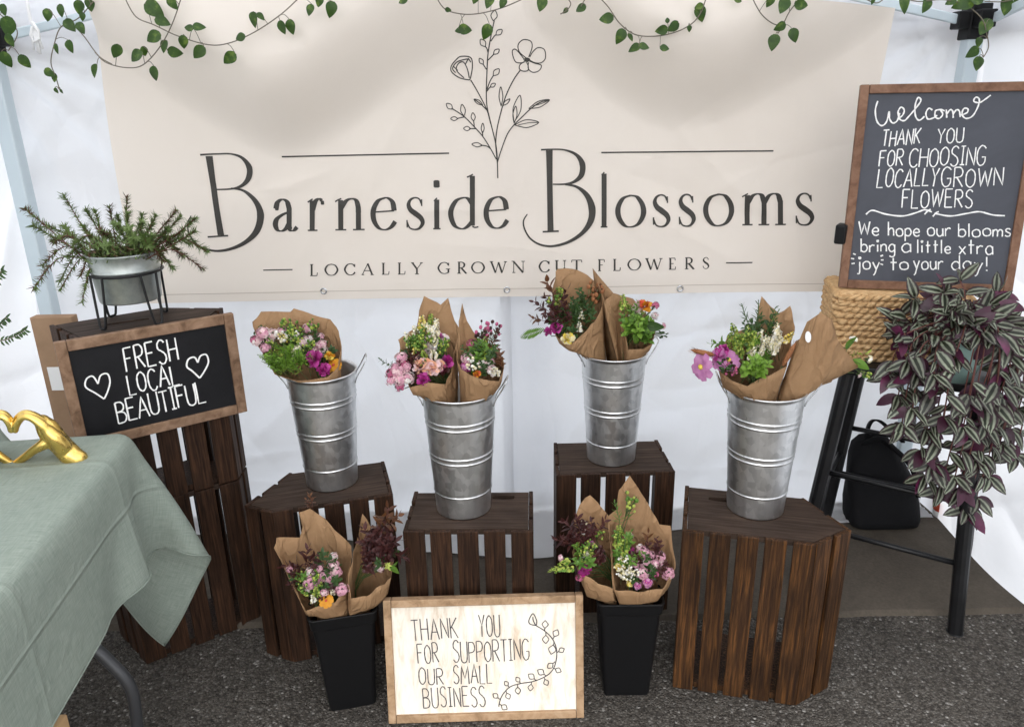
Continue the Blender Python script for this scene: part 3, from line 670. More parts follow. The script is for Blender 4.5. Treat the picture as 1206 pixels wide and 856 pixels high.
Z((318, 555), (300, 490), (260, 410), (222, 345)); Z((300, 490), (270, 460), (240, 438)); bud((280, 465), (238, 437), .18)
bud((330, 62), (338, 12), .3); Z((318, 160), (335, 135), (345, 128)); bud((343, 130), (372, 104), .32); Z((305, 215), (300, 195), (292, 185)); bud((292, 186), (270, 150), .32)
Z((305, 250), (325, 230), (332, 222)); bud((331, 222), (358, 198), .3); Z((298, 295), (285, 275), (280, 268)); bud((282, 270), (264, 242), .3); Z((300, 390), (315, 350), (330, 325)); bud((330, 325), (358, 292), .3); Z((299, 400), (312, 382), (318, 378)); bud((316, 379), (340, 362), .3)
bud((135, 485), (106, 458), .3); bud((190, 518), (180, 462), .2); Z((190, 522), (155, 530)); bud((160, 530), (126, 530), .28); Z((240, 572), (236, 540)); bud((236, 542), (232, 502), .25); Z((250, 578), (215, 578)); bud((222, 578), (188, 577), .3); Z((280, 615), (278, 590)); bud((279, 600), (280, 552), .15); Z((318, 675), (300, 662), (270, 656)); bud((278, 658), (228, 652), .2)
bud((368, 470), (366, 378), .1); bud((375, 468), (410, 436), .16); bud((430, 548), (458, 418), .14); bud((430, 552), (438, 470), .12); bud((500, 482), (600, 440), .13); bud((432, 560), (548, 548), .16)
Z((520, 470), (560, 458), (598, 442), w0=.9); Z((450, 560), (500, 550), (546, 548), w0=.9)
# tulip head
Z((215, 345), (170, 335), (132, 308), (128, 280), (150, 250), (175, 232), (222, 238), (230, 280), (222, 330), (215, 345)); Z((190, 335), (155, 300), (160, 270), (185, 258), (205, 290), (215, 335)); Z((150, 310), (135, 290), (152, 262), (178, 250), (210, 245), (222, 260)); Z((160, 300), (140, 280)); Z((196, 270), (212, 240))
# open flower
for q in (((488, 240), (455, 210), (450, 175), (475, 152), (510, 160), (516, 190), (500, 235)), ((505, 235), (520, 210), (545, 190), (575, 200), (580, 240), (560, 262), (530, 262), (505, 250)), ((478, 245), (440, 200), (422, 205), (426, 235), (440, 260), (470, 262), (482, 252)), ((480, 258), (460, 270), (455, 290), (470, 302), (495, 300), (498, 280), (490, 260)), ((500, 260), (498, 290), (520, 308), (550, 300), (560, 275), (530, 265), (505, 255))): Z(*q, w0=1.1)
for a in range(10):
    th_ = a * .63; Z((491, 248), (491 + 17 * math.cos(th_), 249 + 11 * math.sin(th_)), w0=.8)
Z((481, 246), (491, 242), (502, 247), (494, 254), (484, 251), (490, 247), w0=2.2)
part(ink, 'flower_emblem', 'ink', ban)
# ------------------------------------------------------------------ wooden crates (stood on end: solid end panels, slatted faces)
HC = .485
def inset(poly, d):
    n = len(poly); out = []
    for i in range(n):
        a, b, c = Vector(poly[i - 1]), Vector(poly[i]), Vector(poly[(i + 1) % n])
        e1 = (b - a).normalized(); e2 = (c - b).normalized(); n1 = Vector((-e1.y, e1.x)); n2 = Vector((-e2.y, e2.x))
        k = (n1 + n2); out.append(tuple(b + k * (d / max(.2, k.dot(n1)))))
    return out
def slotted(poly, slot, z0, z1):
    """an end board with a hand hole cut through it"""
    bm = bmesh.new(); E = []
    for lp in (poly, slot):
        v = [bm.verts.new((x, y, z1)) for x, y in lp]; E += [bm.edges.new((v[i], v[(i + 1) % len(v)])) for i in range(len(v))]
    r_ = bmesh.ops.triangle_fill(bm, use_beauty=True, use_dissolve=False, edges=E)
    fs = [g for g in r_['geom'] if isinstance(g, bmesh.types.BMFace)]
    ex = bmesh.ops.extrude_face_region(bm, geom=fs); dn = [g for g in ex['geom'] if isinstance(g, bmesh.types.BMVert)]
    bmesh.ops.translate(bm, verts=dn, vec=(0, 0, z0 - z1)); bmesh.ops.recalc_face_normals(bm, faces=bm.faces)
    bm.verts.index_update(); mb = MB(); mb.add([tuple(v.co) for v in bm.verts], [[v.index for v in f.verts] for f in bm.faces]); bm.free(); return mb
def crate(label, O, u, poly, z0, open_edges, counts, mats=('crate', 'crate_top'), slot=None, h=HC):
    """poly: plan outline in the crate's own axes (counter-clockwise, first edge = front)"""
    u = Vector((u[0], u[1], 0)).normalized(); v = Vector((-u.y, u.x, 0)); O = Vector((O[0], O[1], z0))
    root = thing('wooden_crate', label, 'crate', O, 'dark wooden crates used as display stands')
    root.rotation_euler = (0, 0, math.atan2(u.y, u.x))
    T = .011; pin = inset(poly, T + .0006); tp = .016
    cx = sum(p[0] for p in poly) / len(poly); cy_ = sum(p[1] for p in poly) / len(poly)
    if slot:
        sx_, sy_, sl_, sa = slot; sp = []
        for k in range(16):
            a = 2 * math.pi * k / 16; x = sl_ / 2 * max(-1, min(1, 1.35 * math.cos(a))); y = .011 * math.sin(a)
            sp.append((sx_ + x * math.cos(sa) - y * math.sin(sa), sy_ + x * math.sin(sa) + y * math.cos(sa)))
        slotted(pin, sp, h - tp - .001, h - .001).build('top_panel', mats[1], root)
    else:
        mb = MB(); mb.prism(pin, h - tp - .001, h - .001); bevel(mb.build('top_panel', mats[1], root), .0015)
    mb = MB(); mb.prism(pin, .004, .004 + tp); mb.build('bottom_panel', mats[0], root)
    for e in range(len(poly)):
        if e in open_edges: continue
        A = Vector((*poly[e], 0)); B = Vector((*poly[(e + 1) % len(poly)], 0)); d = B - A; Ln = d.length; d.normalize(); nrm = Vector((-d.y, d.x, 0))
        nsl = counts[e]; gap = .0135; wd = (Ln - gap * (nsl - 1)) / nsl; mb = MB()
        for k in range(nsl):
            a = A + d * (k * (wd + gap) + (.0012 if k == 0 else 0)); b = a + d * (wd - .0012); jt = random.uniform(0, .004); jb = random.uniform(0, .004); tw = random.uniform(-.0012, .0012)
            a = a + nrm * tw
            mb.quadbox(a + Vector((0, 0, jb)), b + Vector((0, 0, jb)), b + Vector((0, 0, h - jt)), a + Vector((0, 0, h - jt)), nrm * T)
            for zz in (.013, h - .011):
                for fr in (.25, .75):
                    c = a.lerp(b, fr + random.uniform(-.07, .07)) + Vector((0, 0, zz + random.uniform(-.002, .002))); rn = .0017; o6 = [c + d * (rn * math.cos(q)) + Vector((0, 0, rn * math.sin(q))) - nrm * .0006 for q in [6.283 * i / 7 for i in range(7)]]
                    mb.add(o6, [list(range(7))], 1)
        bevel(mb.build('slatted_side', [mats[0], 'nail'], root), .0018)
    return root
def shrink(p, o, k): return [((x - o[0]) * k + o[0], (y - o[1]) * k + o[1]) for x, y in p]
# right front crate
O = (.414, 1.621); crate('warm brown crate in the right foreground with a grain-streaked slatted front', O, (.972, -.2365), [(0, 0), (.312, 0), (.404, .086), (.308, .234), (0, .238)], 0, (3,), {0: 5, 1: 2, 2: 2, 4: 3}, ('crate_warm', 'crate_top'), (.10, .175, .075, 0))
# left crate under the single-bouquet bucket
crate('near-black crate under the left bucket, behind the left black pail', (-.636, 1.742), (.959, .284), [(0, 0), (.318, 0), (.322, .215), (.05, .226), (-.072, .062)], 0, (2,), {0: 5, 1: 3, 3: 3, 4: 2})
# centre crate
crate('dark crate in the middle, right behind the white wood sign', (-.281, 1.641), (.9994, -.034), [(0, 0), (.325, 0), (.325, .208), (0, .205)], 0, (2,), {0: 5, 1: 3, 3: 3}, slot=(.245, .17, .06, 0))
crate('black-brown crate farthest back, behind the right black pail', (.120, 1.918), (.9994, .034), [(0, 0), (.342, 0), (.338, .218), (.012, .225)], 0, (2,), {0: 5, 1: 3, 3: 3})
STK = [(0, 0), (.322, 0), (.367, .071), (.232, .19), (-.04, .183)]
crate('lower crate of the two stacked beside the green table', (-1.05, 1.745), (.819, .574), STK, 0, (3,), {0: 5, 1: 2, 2: 2, 4: 3})
crate('upper crate of the two stacked, carrying the planter and the small chalkboard', (-1.05, 1.745), (.819, .574), STK, HC, (3,), {0: 5, 1: 2, 2: 2, 4: 3}, slot=(.13, .085, .10, -.1))
ZC = HC; ZS = 2 * HC

# ------------------------------------------------------------------ galvanised flower buckets
def bucket(label, c):
    root = thing('flower_bucket', label, 'bucket', c, 'galvanised flower buckets')
    Hh = .332; r0, r1 = .0705, .0925; prof = [(.0, .006), (r0 - .004, .006), (r0, .001)]
    def rr(z): return r0 + (r1 - r0) * (z / Hh)
    BZ = (.062, .158, .172, .252, .266); ev = [(.003, 0), (.012, 0), (.30, 0), (Hh - .012, 0), (Hh - .006, 0)]
    for zb in BZ: ev += [(zb - .0048, 0), (zb - .003, 0), (zb - .0013, .0011), (zb, .0016), (zb + .0013, .0011), (zb + .003, 0), (zb + .0048, 0)]
    prof += [(rr(z) + bd, z) for z, bd in sorted(ev)]
    prof += [(r1 + .002, Hh - .004), (r1 + .0035, Hh - .001), (r1 + .002, Hh + .0015), (r1 - .001, Hh), (r1 - .003, Hh - .006), (r0 + .0, .02), (0, .016)]
    mb = MB(); mb.lathe(prof, 64); mb.build('bucket_body', 'zinc', root)
    for s in (-1, 1):
        mb = MB(); x = s * (r1 + .001); hw = .024
        P = catmull([(x - s * .006, -hw, Hh - .036), (x + s * .001, -hw, Hh - .018), (x + s * .014, -hw, Hh + .002), (x + s * .026, -hw * .95, Hh + .024), (x + s * .029, -hw * .6, Hh + .031), (x + s * .029, hw * .6, Hh + .031), (x + s * .026, hw * .95, Hh + .024), (x + s * .014, hw, Hh + .002), (x + s * .001, hw, Hh - .018), (x - s * .006, hw, Hh - .036)], 4)
        mb.tube(P, .0019, 6); mb.build('handle', 'wire', root)
        for yy in (-hw, hw):
            pass
    return root
BK = [(-.515, 1.915), (-.134, 1.757), (.290, 2.033), (.625, 1.728)]
proto = bucket('galvanised bucket on the left, holding a single pink and magenta bouquet', (*BK[0], ZC)); proto.rotation_euler.z = R(12)
for i, (lab, rz) in enumerate((('galvanised bucket left of centre, holding peach and pink bouquets', -4), ('galvanised bucket standing farthest back, with burgundy foliage and lime flowers', 5), ('galvanised bucket on the warm brown right crate, with one bouquet turned away', -10))):
    o = proto.copy(); COL.objects.link(o); o.location = (*BK[i + 1], ZC); o.rotation_euler.z = R(rz); o['label'] = lab
    for ch in list(proto.children):
        c = ch.copy(); COL.objects.link(c); c.parent = o

# ------------------------------------------------------------------ black square pails on the asphalt
def pail(label, c, rz):
    root = thing('flower_pail', label, 'pail', (*c, 0), 'square black flower pails'); root.rotation_euler.z = rz
    def sq(r_, z, n=6, k=.18):
        out = []
        for sx_, sy_, a0 in ((1, 1, 0), (-1, 1, 90), (-1, -1, 180), (1, -1, 270)):
            for i in range(n):
                a = R(a0 + 90 * i / (n - 1)); out.append((sx_ * r_ * (1 - k) + r_ * k * math.cos(a), sy_ * r_ * (1 - k) + r_ * k * math.sin(a), z))
        return out
    rings = [(.030, .004), (.056, .004), (.059, .0), (.060, .006), (.0765, .268), (.080, .270), (.0835, .300), (.085, .3015), (.084, .304), (.079, .304), (.0745, .27), (.058, .012), (.03, .011)]
    mb = MB(); n = 24; vs = [p for r_, z in rings for p in sq(r_, z)]
    mb.add(vs, [(i * n + j, i * n + (j + 1) % n, (i + 1) * n + (j + 1) % n, (i + 1) * n + j) for i in range(len(rings) - 1) for j in range(n)] + [list(range(n))[::-1]], smooth=False)
    bevel(mb.build('pail_body', 'black', root), .0015)
    return root
PLc, PRc = (-.445, 1.628), (.288, 1.655)
pail('left black square pail, with pink phlox and burgundy leaves', PLc, R(12)); pail('right black square pail, between the white wood sign and the warm crate', PRc, R(-1))

# ------------------------------------------------------------------ flower pieces (shared meshes, local +Z = the way the flower faces)
_lib = {}
def lib(key, fn, mats):
    if key not in _lib:
        st_ = random.getstate(); random.seed(str(key)); mb = MB(); fn(mb); random.setstate(st_)
        ob = mb.build('piece', mats); _lib[key] = ob.data; bpy.data.objects.remove(ob)
    return _lib[key]
def florets(mb, nf=22, r_=.022, pr=.0082, np_=5):
    mb.ball((0, 0, -.001), r_ * .42, 9, 6, 3, (1, 1, .8), .2)
    for k in range(nf):
        ph = math.acos(1 - (k + .5) / nf * .95); th_ = k * 2.4
        c = Vector((math.sin(ph) * math.cos(th_), math.sin(ph) * math.sin(th_), math.cos(ph) * .75)) * r_ * random.uniform(.85, 1.2); d = c.normalized(); a0 = d.orthogonal().normalized(); b0 = d.cross(a0)
        mi = 1 if random.random() < .28 else 0; tw = random.random() * 6
        for i in range(np_):
            a = tw + 2 * math.pi * i / np_; q = a0 * math.cos(a) + b0 * math.sin(a)
            mb.leaf(c, q + d * .25, d, pr, pr * .85, mi, .2, .1, 'petal', 3)
        mb.ball(c + d * .001, pr * .2, 5, 3, 2)
        mb.tube([(0, 0, -.03), c * .5 - Vector((0, 0, .008)), c], .0007, 4, 3)
def daisy(mb, r_=.032, n=8, wd=.75, layers=1):
    for ly in range(layers):
        for i in range(n):
            a = 2 * math.pi * (i + .5 * ly) / n + random.uniform(-.1, .1)
            mb.leaf((0, 0, .001 * ly), (math.cos(a), math.sin(a), .18 + .45 * ly + random.uniform(-.1, .15)), (0, 0, 1), r_ * (1 - .22 * ly), 2 * math.pi * r_ / n * wd * 1.25, 0, .35, .12, 'petal', 4)
    mb.ball((0, 0, .003), r_ * .2, 8, 5, 2, (1, 1, .6)); mb.tube([(0, 0, -.05), (0, 0, 0)], .0014, 5, 3)
def ruffle(mb, r_=.02, n=26):
    for i in range(n):
        ph = math.acos(1 - (i + .5) / n * .95); th_ = i * 2.4; d = Vector((math.sin(ph) * math.cos(th_), math.sin(ph) * math.sin(th_), math.cos(ph)))
        up = Vector((-math.sin(th_), math.cos(th_), .5)).cross(d) if i % 2 else d.orthogonal()
        mb.leaf(d * r_ * .25, d, up, r_ * random.uniform(.75, 1.05), r_ * .95, i % 2, random.uniform(-.5, .5), random.uniform(-.3, .3), 'petal', 3)
    mb.tube([(0, 0, -.04), (0, 0, 0)], .0015, 5, 3)
def snap(mb, L=.055, n=14, r_=.011):
    for i in range(n):
        t_ = i / n; a = i * 2.2; k = (1 - .65 * t_); c = Vector((math.cos(a) * r_ * .9 * k, math.sin(a) * r_ * .9 * k, L * t_)); o = Vector((math.cos(a), math.sin(a), .5)).normalized()
        for j in range(4):
            d = (o + Vector((random.uniform(-.8, .8), random.uniform(-.8, .8), random.uniform(-.4, .9)))).normalized()
            mb.leaf(c, d, o, r_ * k * 1.2, r_ * k * 1.25, (i + j) % 2, .5, .3, 'petal', 3)
        mb.ball(c, r_ * .5 * k, 6, 4, 0)
    mb.tube([(0, 0, -.06), (0, 0, L)], .0014, 5, 3)
def bud_spray(mb, n=16, L=.05):
    for i in range(n):
        t_ = random.random(); a = random.random() * 6.28; b = Vector((0, 0, -.02 + L * t_ * .5)); c = Vector((math.cos(a) * .018 * random.uniform(.4, 1), math.sin(a) * .018 * random.uniform(.4, 1), L * (.25 + .75 * t_)))
        mb.tube([b, (b + c) / 2 + Vector((0, 0, -.004)), c], .0006, 4, 3); mb.ball(c, random.uniform(.0028, .0048), 6, 5, i % 2, (1, 1, 1.2))
    mb.tube([(0, 0, -.05), (0, 0, L * .5)], .001, 4, 3)
def sprig(mb, L=.08, n=11, ll=.032, lw=.015, shape='lens', drop=.3):
    P = catmull([(0, 0, -.05), (0, 0, 0), (.004, .002, L * .5), (.012, 0, L)], 5); mb.tube(P, [.0013] * len(P), 5, 1)
    for i in range(n):
        t_ = .1 + .9 * i / (n - 1); c = Vector(P[min(len(P) - 1, int((.35 + .65 * t_) * (len(P) - 1)))]); a = i * 2.4
        d = Vector((math.cos(a), math.sin(a), .35 + .9 * t_)); k = 1.1 - .45 * t_
        mb.leaf(c, d, (0, 0, 1) if t_ < .95 else (1, 0, 0), ll * k * random.uniform(.8, 1.2), lw * k * random.uniform(.85, 1.2), 0, drop, .22, shape, 5)
def fern(mb, L=.10, n=16):
    mb.tube([(0, 0, -.04), (0, 0, L)], .001, 4, 1)
    for i in range(n):
        t_ = i / n
        for s in (-1, 1):
            c = Vector((0, 0, L * t_)); d = Vector((s, random.uniform(-.3, .3), .7)); ll = .024 * math.sin(math.pi * (.15 + .8 * t_))
            mb.leaf(c, d, (0, -1, .2), ll, ll * .3, 0, .15, .2, 'lens', 3)
def fox(mb, L=.055):
    mb.tube([(0, 0, -.06), (0, 0, 0)], .001, 4, 3); P = [(0, 0, -.002), (0, 0, .004), (0, 0, L * .4), (0, 0, L * .8), (0, 0, L)]; mb.tube(P, [.001, .0045, .0058, .0045, .001], 9, 0)
    for i in range(150):
        z = random.uniform(0, L); a = random.random() * 6.28; r_ = .005; mb.leaf((math.cos(a) * r_ * .8, math.sin(a) * r_ * .8, z), (math.cos(a), math.sin(a), 1.2), (0, 0, 1), .006, .0012, i % 2, 0, 0, 'needle', 1)
def bigleaf(mb, L=.05, wd=.024):
    mb.leaf((0, 0, 0), (0, 0, 1), (0, -1, 0), L, wd, 0, .3, .25, 'lens', 8); mb.tube([(0, .001, -.03), (0, .001, 0), (0, .003, L * .5)], .0009, 4, 1)
KIND = {'florets': florets, 'daisy': daisy, 'ruffle': ruffle, 'snap': snap, 'buds': bud_spray, 'fox': fox}
PAIR = {'pink': ('pink', 'lpink', 'lpink'), 'lpink': ('lpink', 'white', 'lpink'), 'mag': ('mag', 'magb', 'dpink'), 'purple': ('purple', 'magb', 'yellow'), 'peach': ('peach', 'lpink', 'orange'), 'cream': ('cream', 'white', 'lime'), 'yellow': ('yellow', 'cream', 'lime'),
        'orange': ('orange', 'yellow', 'red'), 'lime': ('lime', 'green', 'cream'), 'white': ('white', 'cream', 'yellow'), 'red': ('red', 'orange', 'dpink'), 'dpink': ('dpink', 'burg', 'pink'), 'foxtail': ('foxtail', 'bronze', 'foxtail')}
LEAFK = {'sprig': lambda mb: sprig(mb), 'wide': lambda mb: sprig(mb, .06, 9, .034, .02), 'point': lambda mb: sprig(mb, .07, 9, .044, .019, 'lens', .18), 'fern': fern, 'leaf': bigleaf, 'needle': lambda mb: sprig(mb, .08, 26, .024, .0036, 'lens', .1)}
def place(root, kind, col, p, d, size=1, roll=None, var=None):
    var = random.randrange(3) if var is None else var
    if kind in KIND:
        me = lib((kind, col, var), KIND[kind], list(PAIR.get(col, (col,) * 3)) + ['stem']); nm = 'flower' if kind != 'fox' else 'grass_head'
        if kind == 'buds': nm = 'bud_spray'
    else:
        me = lib((kind, col, var), LEAFK[kind], [col, 'redstem' if col in ('burg', 'bronze') else 'stem']); nm = 'leaf' if kind == 'leaf' else 'leaf_sprig'
    o = bpy.data.objects.new(nm, me); COL.objects.link(o); o.parent = root
    q = Vector(d).normalized().to_track_quat('Z', 'Y') @ Matrix.Rotation(random.random() * 6.28 if roll is None else roll, 4, 'Z').to_quaternion()
    o.rotation_mode = 'QUATERNION'; o.rotation_quaternion = q; o.location = Vector(p) - Vector(root.location); o.scale = (size,) * 3
    return o

def bouquet(label, Yc, foot, zfoot, rim, items, mass=(), bulge=.0, axis=None, side=0):
    """rim: paper edge walked round the cone (photo px, py, depth from the bouquet's axis);  foot: plan centre where the cone ends"""
    F0 = Vector((foot[0], foot[1], zfoot)); root = thing('wrapped_bouquet', label, 'bouquet', F0, 'paper wrapped bouquets')
    Rm = []
    m = len(rim)
    for i in range(m):
        a, b = rim[i], rim[(i + 1) % m]; k = max(2, int(math.hypot(b[0] - a[0], b[1] - a[1]) / 5))
        for j in range(k):
            t_ = j / k; q = [a[c] + (b[c] - a[c]) * t_ for c in range(3)]
            Rm.append(at_y(q[0], q[1], Yc + q[2]))
    n = len(Rm); ctr = sum(Rm, Vector()) / n; vs = []; K = 12
    # match the foot circle's angle with each rim point's bearing round the axis
    ang = [math.atan2(p.y - ctr.y, p.x - ctr.x) for p in Rm]
    for i in range(1, n):
        while ang[i] - ang[i - 1] > math.pi: ang[i] -= 2 * math.pi
        while ang[i] - ang[i - 1] < -math.pi: ang[i] += 2 * math.pi
    sgn = 1 if ang[-1] > ang[0] else -1
    for k in range(K + 1):
        t_ = k / K
        for i, p in enumerate(Rm):
            a = .5 * ang[i] + .5 * (ang[0] + sgn * 2 * math.pi * i / n); f = F0 + Vector((math.cos(a), math.sin(a), 0)) * .024
            q = f.lerp(p, t_); rad = Vector((p.x - ctr.x, p.y - ctr.y, 0)); rad = rad.normalized() if rad.length > 1e-4 else Vector()
            q += rad * (bulge * math.sin(math.pi * t_) + .0075 * nz((math.cos(a) * 2, math.sin(a) * 2, t_ * 2.2), 1.9, Rm[0].x * 50) * t_)
            if axis:                                   # the wrap is squeezed by the mouth of its bucket
                ax_, ay_, rm, zm, sl = axis; lim = (rm - .004 - max(0, zm - q.z) * .09) if q.z < zm else rm - .004 + (q.z - zm) * sl
                dx, dy = q.x - ax_, q.y - ay_; h_ = math.hypot(dx, dy)
                if h_ > lim: q.x = ax_ + dx / h_ * lim; q.y = ay_ + dy / h_ * lim
            vs.append(q)
    mb = MB(); mb.add(vs, [(k * n + i, k * n + (i + 1) % n, (k + 1) * n + (i + 1) % n, (k + 1) * n + i) for k in range(K) for i in range(n)], smooth=True)
    ob = part(mb, 'paper_wrap', 'kraft', root, solid=.0008)
    st = MB()
    for it in items:
        kind, col, px, py, dy = it[:5]; size = it[5] if len(it) > 5 else 1
        p = at_y(px, py, Yc + dy); ax = p - F0
        if len(it) > 6: d = RT * it[6] - UP * it[7] - FW * .35          # (dx, dy) direction as seen in the photo
        else: d = ax.normalized() * .75 + Vector((0, -.75, .25)) + Vector((random.uniform(-.35, .35), random.uniform(-.2, .2), random.uniform(-.2, .35)))
        place(root, kind, col, p, d, size * (.8 if col in ('burg', 'bronze') else .76 if kind == 'florets' else .82 if kind == 'ruffle' else .92))
        if dy >= .05: continue
        mid = F0.lerp(p, .55) + Vector((0, .012, 0))
        if axis: mid = Vector((F0.x * .7 + axis[0] * .3, F0.y * .6 + axis[1] * .4, axis[3] + .01)).lerp(p, .15)
        st.tube(catmull([F0 + Vector((random.uniform(-.01, .01), random.uniform(-.01, .01), 0)), mid, p - d.normalized() * .03 * size], 3), .0012, 4)
    for kind, col, (cx, cy_, rx, ry), cnt, dy, size in mass:
        for _ in range(cnt):
            r_ = math.sqrt(random.random()); a = random.random() * 6.28; px, py = cx + rx * r_ * math.cos(a), cy_ + ry * r_ * math.sin(a)
            p = at_y(px, py, Yc + dy + random.uniform(-.012, .012) - .02 * (py - cy_) / max(ry, 1)); d = (p - F0).normalized() + Vector((random.uniform(-.6, .6), -.5 + random.uniform(-.3, .3), random.uniform(-.1, .4)))
            place(root, kind, col, p, d, size * (.85 if col == 'burg' else 1) * random.uniform(.7, 1.15))
    if len(st.v): part(st, 'stems', 'stem', root)
    return root
# ------------------------------------------------------------------ the bouquets
f = 'florets'
b1 = BK[0]
bouquet('single bouquet in the left bucket, pink sprays, bright green mass and magenta blooms', 1.90, (b1[0] + .01, b1[1]), ZC + .12,
  [(307, 367, .04), (297, 379, .01), (303, 402, -.02), (312, 420, -.045), (325, 440, -.07), (345, 448, -.085), (367, 448, -.085), (385, 444, -.075), (398, 432, -.05), (401, 408, -.01), (398, 390, .03), (389, 376, .05), (368, 371, .06), (346, 363, .065), (342, 367, .06)],
  [(f, 'pink', 310, 393, -.03, 1), (f, 'lpink', 303, 402, -.03, .8), (f, 'pink', 313, 410, -.04, .8), (f, 'lpink', 322, 394, -.01, .9), (f, 'pink', 332, 391, 0, .8), (f, 'dpink', 299, 400, -.03, .6), (f, 'pink', 363, 387, .03, .9), (f, 'pink', 376, 398, .03, .8), (f, 'lpink', 363, 401, .01, .9), (f, 'lpink', 380, 414, .0, .9), (f, 'pink', 370, 414, -.01, .7),
   ('buds', 'lime', 345, 392, .01, 1), ('buds', 'cream', 350, 402, 0, 1), ('buds', 'cream', 338, 405, -.02, 1), ('buds', 'lime', 355, 395, .02, 1), ('snap', 'cream', 342, 418, -.05, .8, .8, -.6), ('snap', 'yellow', 338, 401, -.02, .7), ('ruffle', 'mag', 371, 424, -.05, 1.25), ('ruffle', 'mag', 382, 436, -.06, 1.0), ('ruffle', 'mag', 365, 420, -.05, .7), ('daisy', 'orange', 393, 430, -.03, .7), ('ruffle', 'orange', 388, 420, -.02, .7), (f, 'lpink', 339, 414, -.04, .5), ('buds', 'lime', 370, 392, .03, 1)],
  [('fern', 'bgreen', (336, 428, 18, 10), 14, -.05, .7), ('needle', 'bgreen', (345, 432, 24, 9), 22, -.06, .6), ('sprig', 'bgreen', (340, 430, 20, 9), 14, -.055, .5), ('buds', 'lime', (342, 412, 26, 14), 12, -.03, .8), ('florets', 'lpink', (335, 402, 30, 12), 5, -.02, .5), ('florets', 'pink', (370, 405, 14, 14), 4, .0, .5), ('sprig', 'dgreen', (345, 408, 36, 16), 12, .0, .6), ('wide', 'dgreen', (372, 420, 22, 16), 7, .0, .6)], axis=(*BK[0], .0905, ZC + .332, 2.4))
b2 = BK[1]
bouquet('tall two-peaked bouquet with peach, cream and pink blooms in the left-centre bucket', 1.745, (b2[0] - .035, b2[1]), ZC + .12,
  [(470, 400, .0), (491, 384, .05), (494, 366, .055), (499, 348, .06), (519, 359, .06), (527, 351, .06), (534, 378, .055), (540, 386, .04), (537, 405, .02), (531, 438, -.02), (524, 452, -.055), (505, 451, -.085), (483, 456, -.075), (472, 430, -.03)],
  [('snap', 'yellow', 499, 390, .02, .8, -.1, -1), ('snap', 'cream', 513, 391, .02, .7, .1, -1), ('snap', 'cream', 485, 408, .0, .8, -.4, -1), ('snap', 'yellow', 491, 421, -.02, .7), ('snap', 'lime', 508, 388, .03, .8, 0, -1), ('snap', 'cream', 512, 421, -.03, .7), ('ruffle', 'peach', 500, 404, .0, 1.0), ('ruffle', 'lpink', 504, 413, -.01, 1.1), ('ruffle', 'lpink', 521, 402, .02, 1.0), ('ruffle', 'purple', 517, 397, .02, .6),
   ('ruffle', 'peach', 498, 432, -.05, 1.25), ('ruffle', 'peach', 509, 434, -.05, 1.1), ('ruffle', 'peach', 517, 431, -.03, .9), ('ruffle', 'peach', 493, 427, -.04, .8), ('ruffle', 'mag', 499, 447, -.07, .9), ('ruffle', 'mag', 526, 427, -.01, .9), ('ruffle', 'dpink', 522, 436, -.03, .8),
   (f, 'pink', 473, 422, -.03, .9), (f, 'pink', 468, 437, -.05, 1), (f, 'pink', 472, 447, -.06, .9), (f, 'dpink', 460, 440, -.05, .7), (f, 'pink', 460, 449, -.06, .6), (f, 'lpink', 480, 445, -.06, .9), (f, 'dpink', 471, 455, -.06, .7), (f, 'dpink', 476, 430, -.04, .8), ('sprig', 'dgreen', 464, 432, -.04, .5, -1, -.4)],
  [('sprig', 'green', (492, 405, 14, 12), 8, .0, .5), ('wide', 'dgreen', (500, 425, 24, 20), 12, -.01, .55), ('snap', 'lime', (495, 408, 14, 14), 5, -.01, .6), ('snap', 'cream', (500, 400, 16, 14), 6, -.005, .6), ('buds', 'lime', (500, 415, 24, 24), 12, -.02, .8), ('florets', 'pink', (472, 440, 11, 14), 6, -.055, .55), ('sprig', 'burg', (485, 438, 16, 14), 9, -.035, .55)], axis=(*BK[1], .0905, ZC + .332, 2.4))
bouquet('smaller pointed bouquet with pink and cream sprays, right one in the left-centre bucket', 1.745, (b2[0] + .035, b2[1]), ZC + .12,
  [(544, 357, .045), (550, 378, .05), (556, 388, .05), (563, 400, .045), (578, 405, .045), (588, 414, .03), (594, 428, -.01), (588, 449, -.055), (570, 447, -.08), (552, 441, -.075), (543, 435, -.05), (538, 420, -.02), (538, 400, .02)],
  [(f, 'pink', 551, 423, -.02, .9), (f, 'purple', 549, 432, -.03, .8), (f, 'pink', 561, 420, .0, .9), (f, 'lpink', 571, 430, -.03, 1), (f, 'pink', 576, 426, -.02, .8), (f, 'dpink', 566, 408, .02, .8), (f, 'dpink', 557, 406, .03, .8), ('snap', 'lime', 570, 412, .01, .7, .2, -1), ('snap', 'lime', 572, 422, -.02, .7), ('snap', 'cream', 584, 439, -.05, .7), (f, 'lpink', 579, 436, -.05, .7), ('buds', 'dpink', 568, 402, .03, 1.1, .1, -1), ('buds', 'dpink', 578, 404, .02, 1.1, .3, -1), ('buds', 'cream', 560, 436, -.05, 1), ('point', 'burg', 568, 404, .03, .6, .1, -1), ('point', 'burg', 580, 405, .03, .6, .3, -1), ('ruffle', 'red', 562, 441, -.06, .5)],
  [('wide', 'green', (570, 422, 14, 16), 12, -.01, .55), ('sprig', 'dgreen', (564, 428, 20, 14), 10, -.02, .55), ('sprig', 'bronze', (583, 425, 8, 14), 5, .0, .5)], axis=(*BK[1], .0905, ZC + .332, 2.4))
b3 = BK[2]
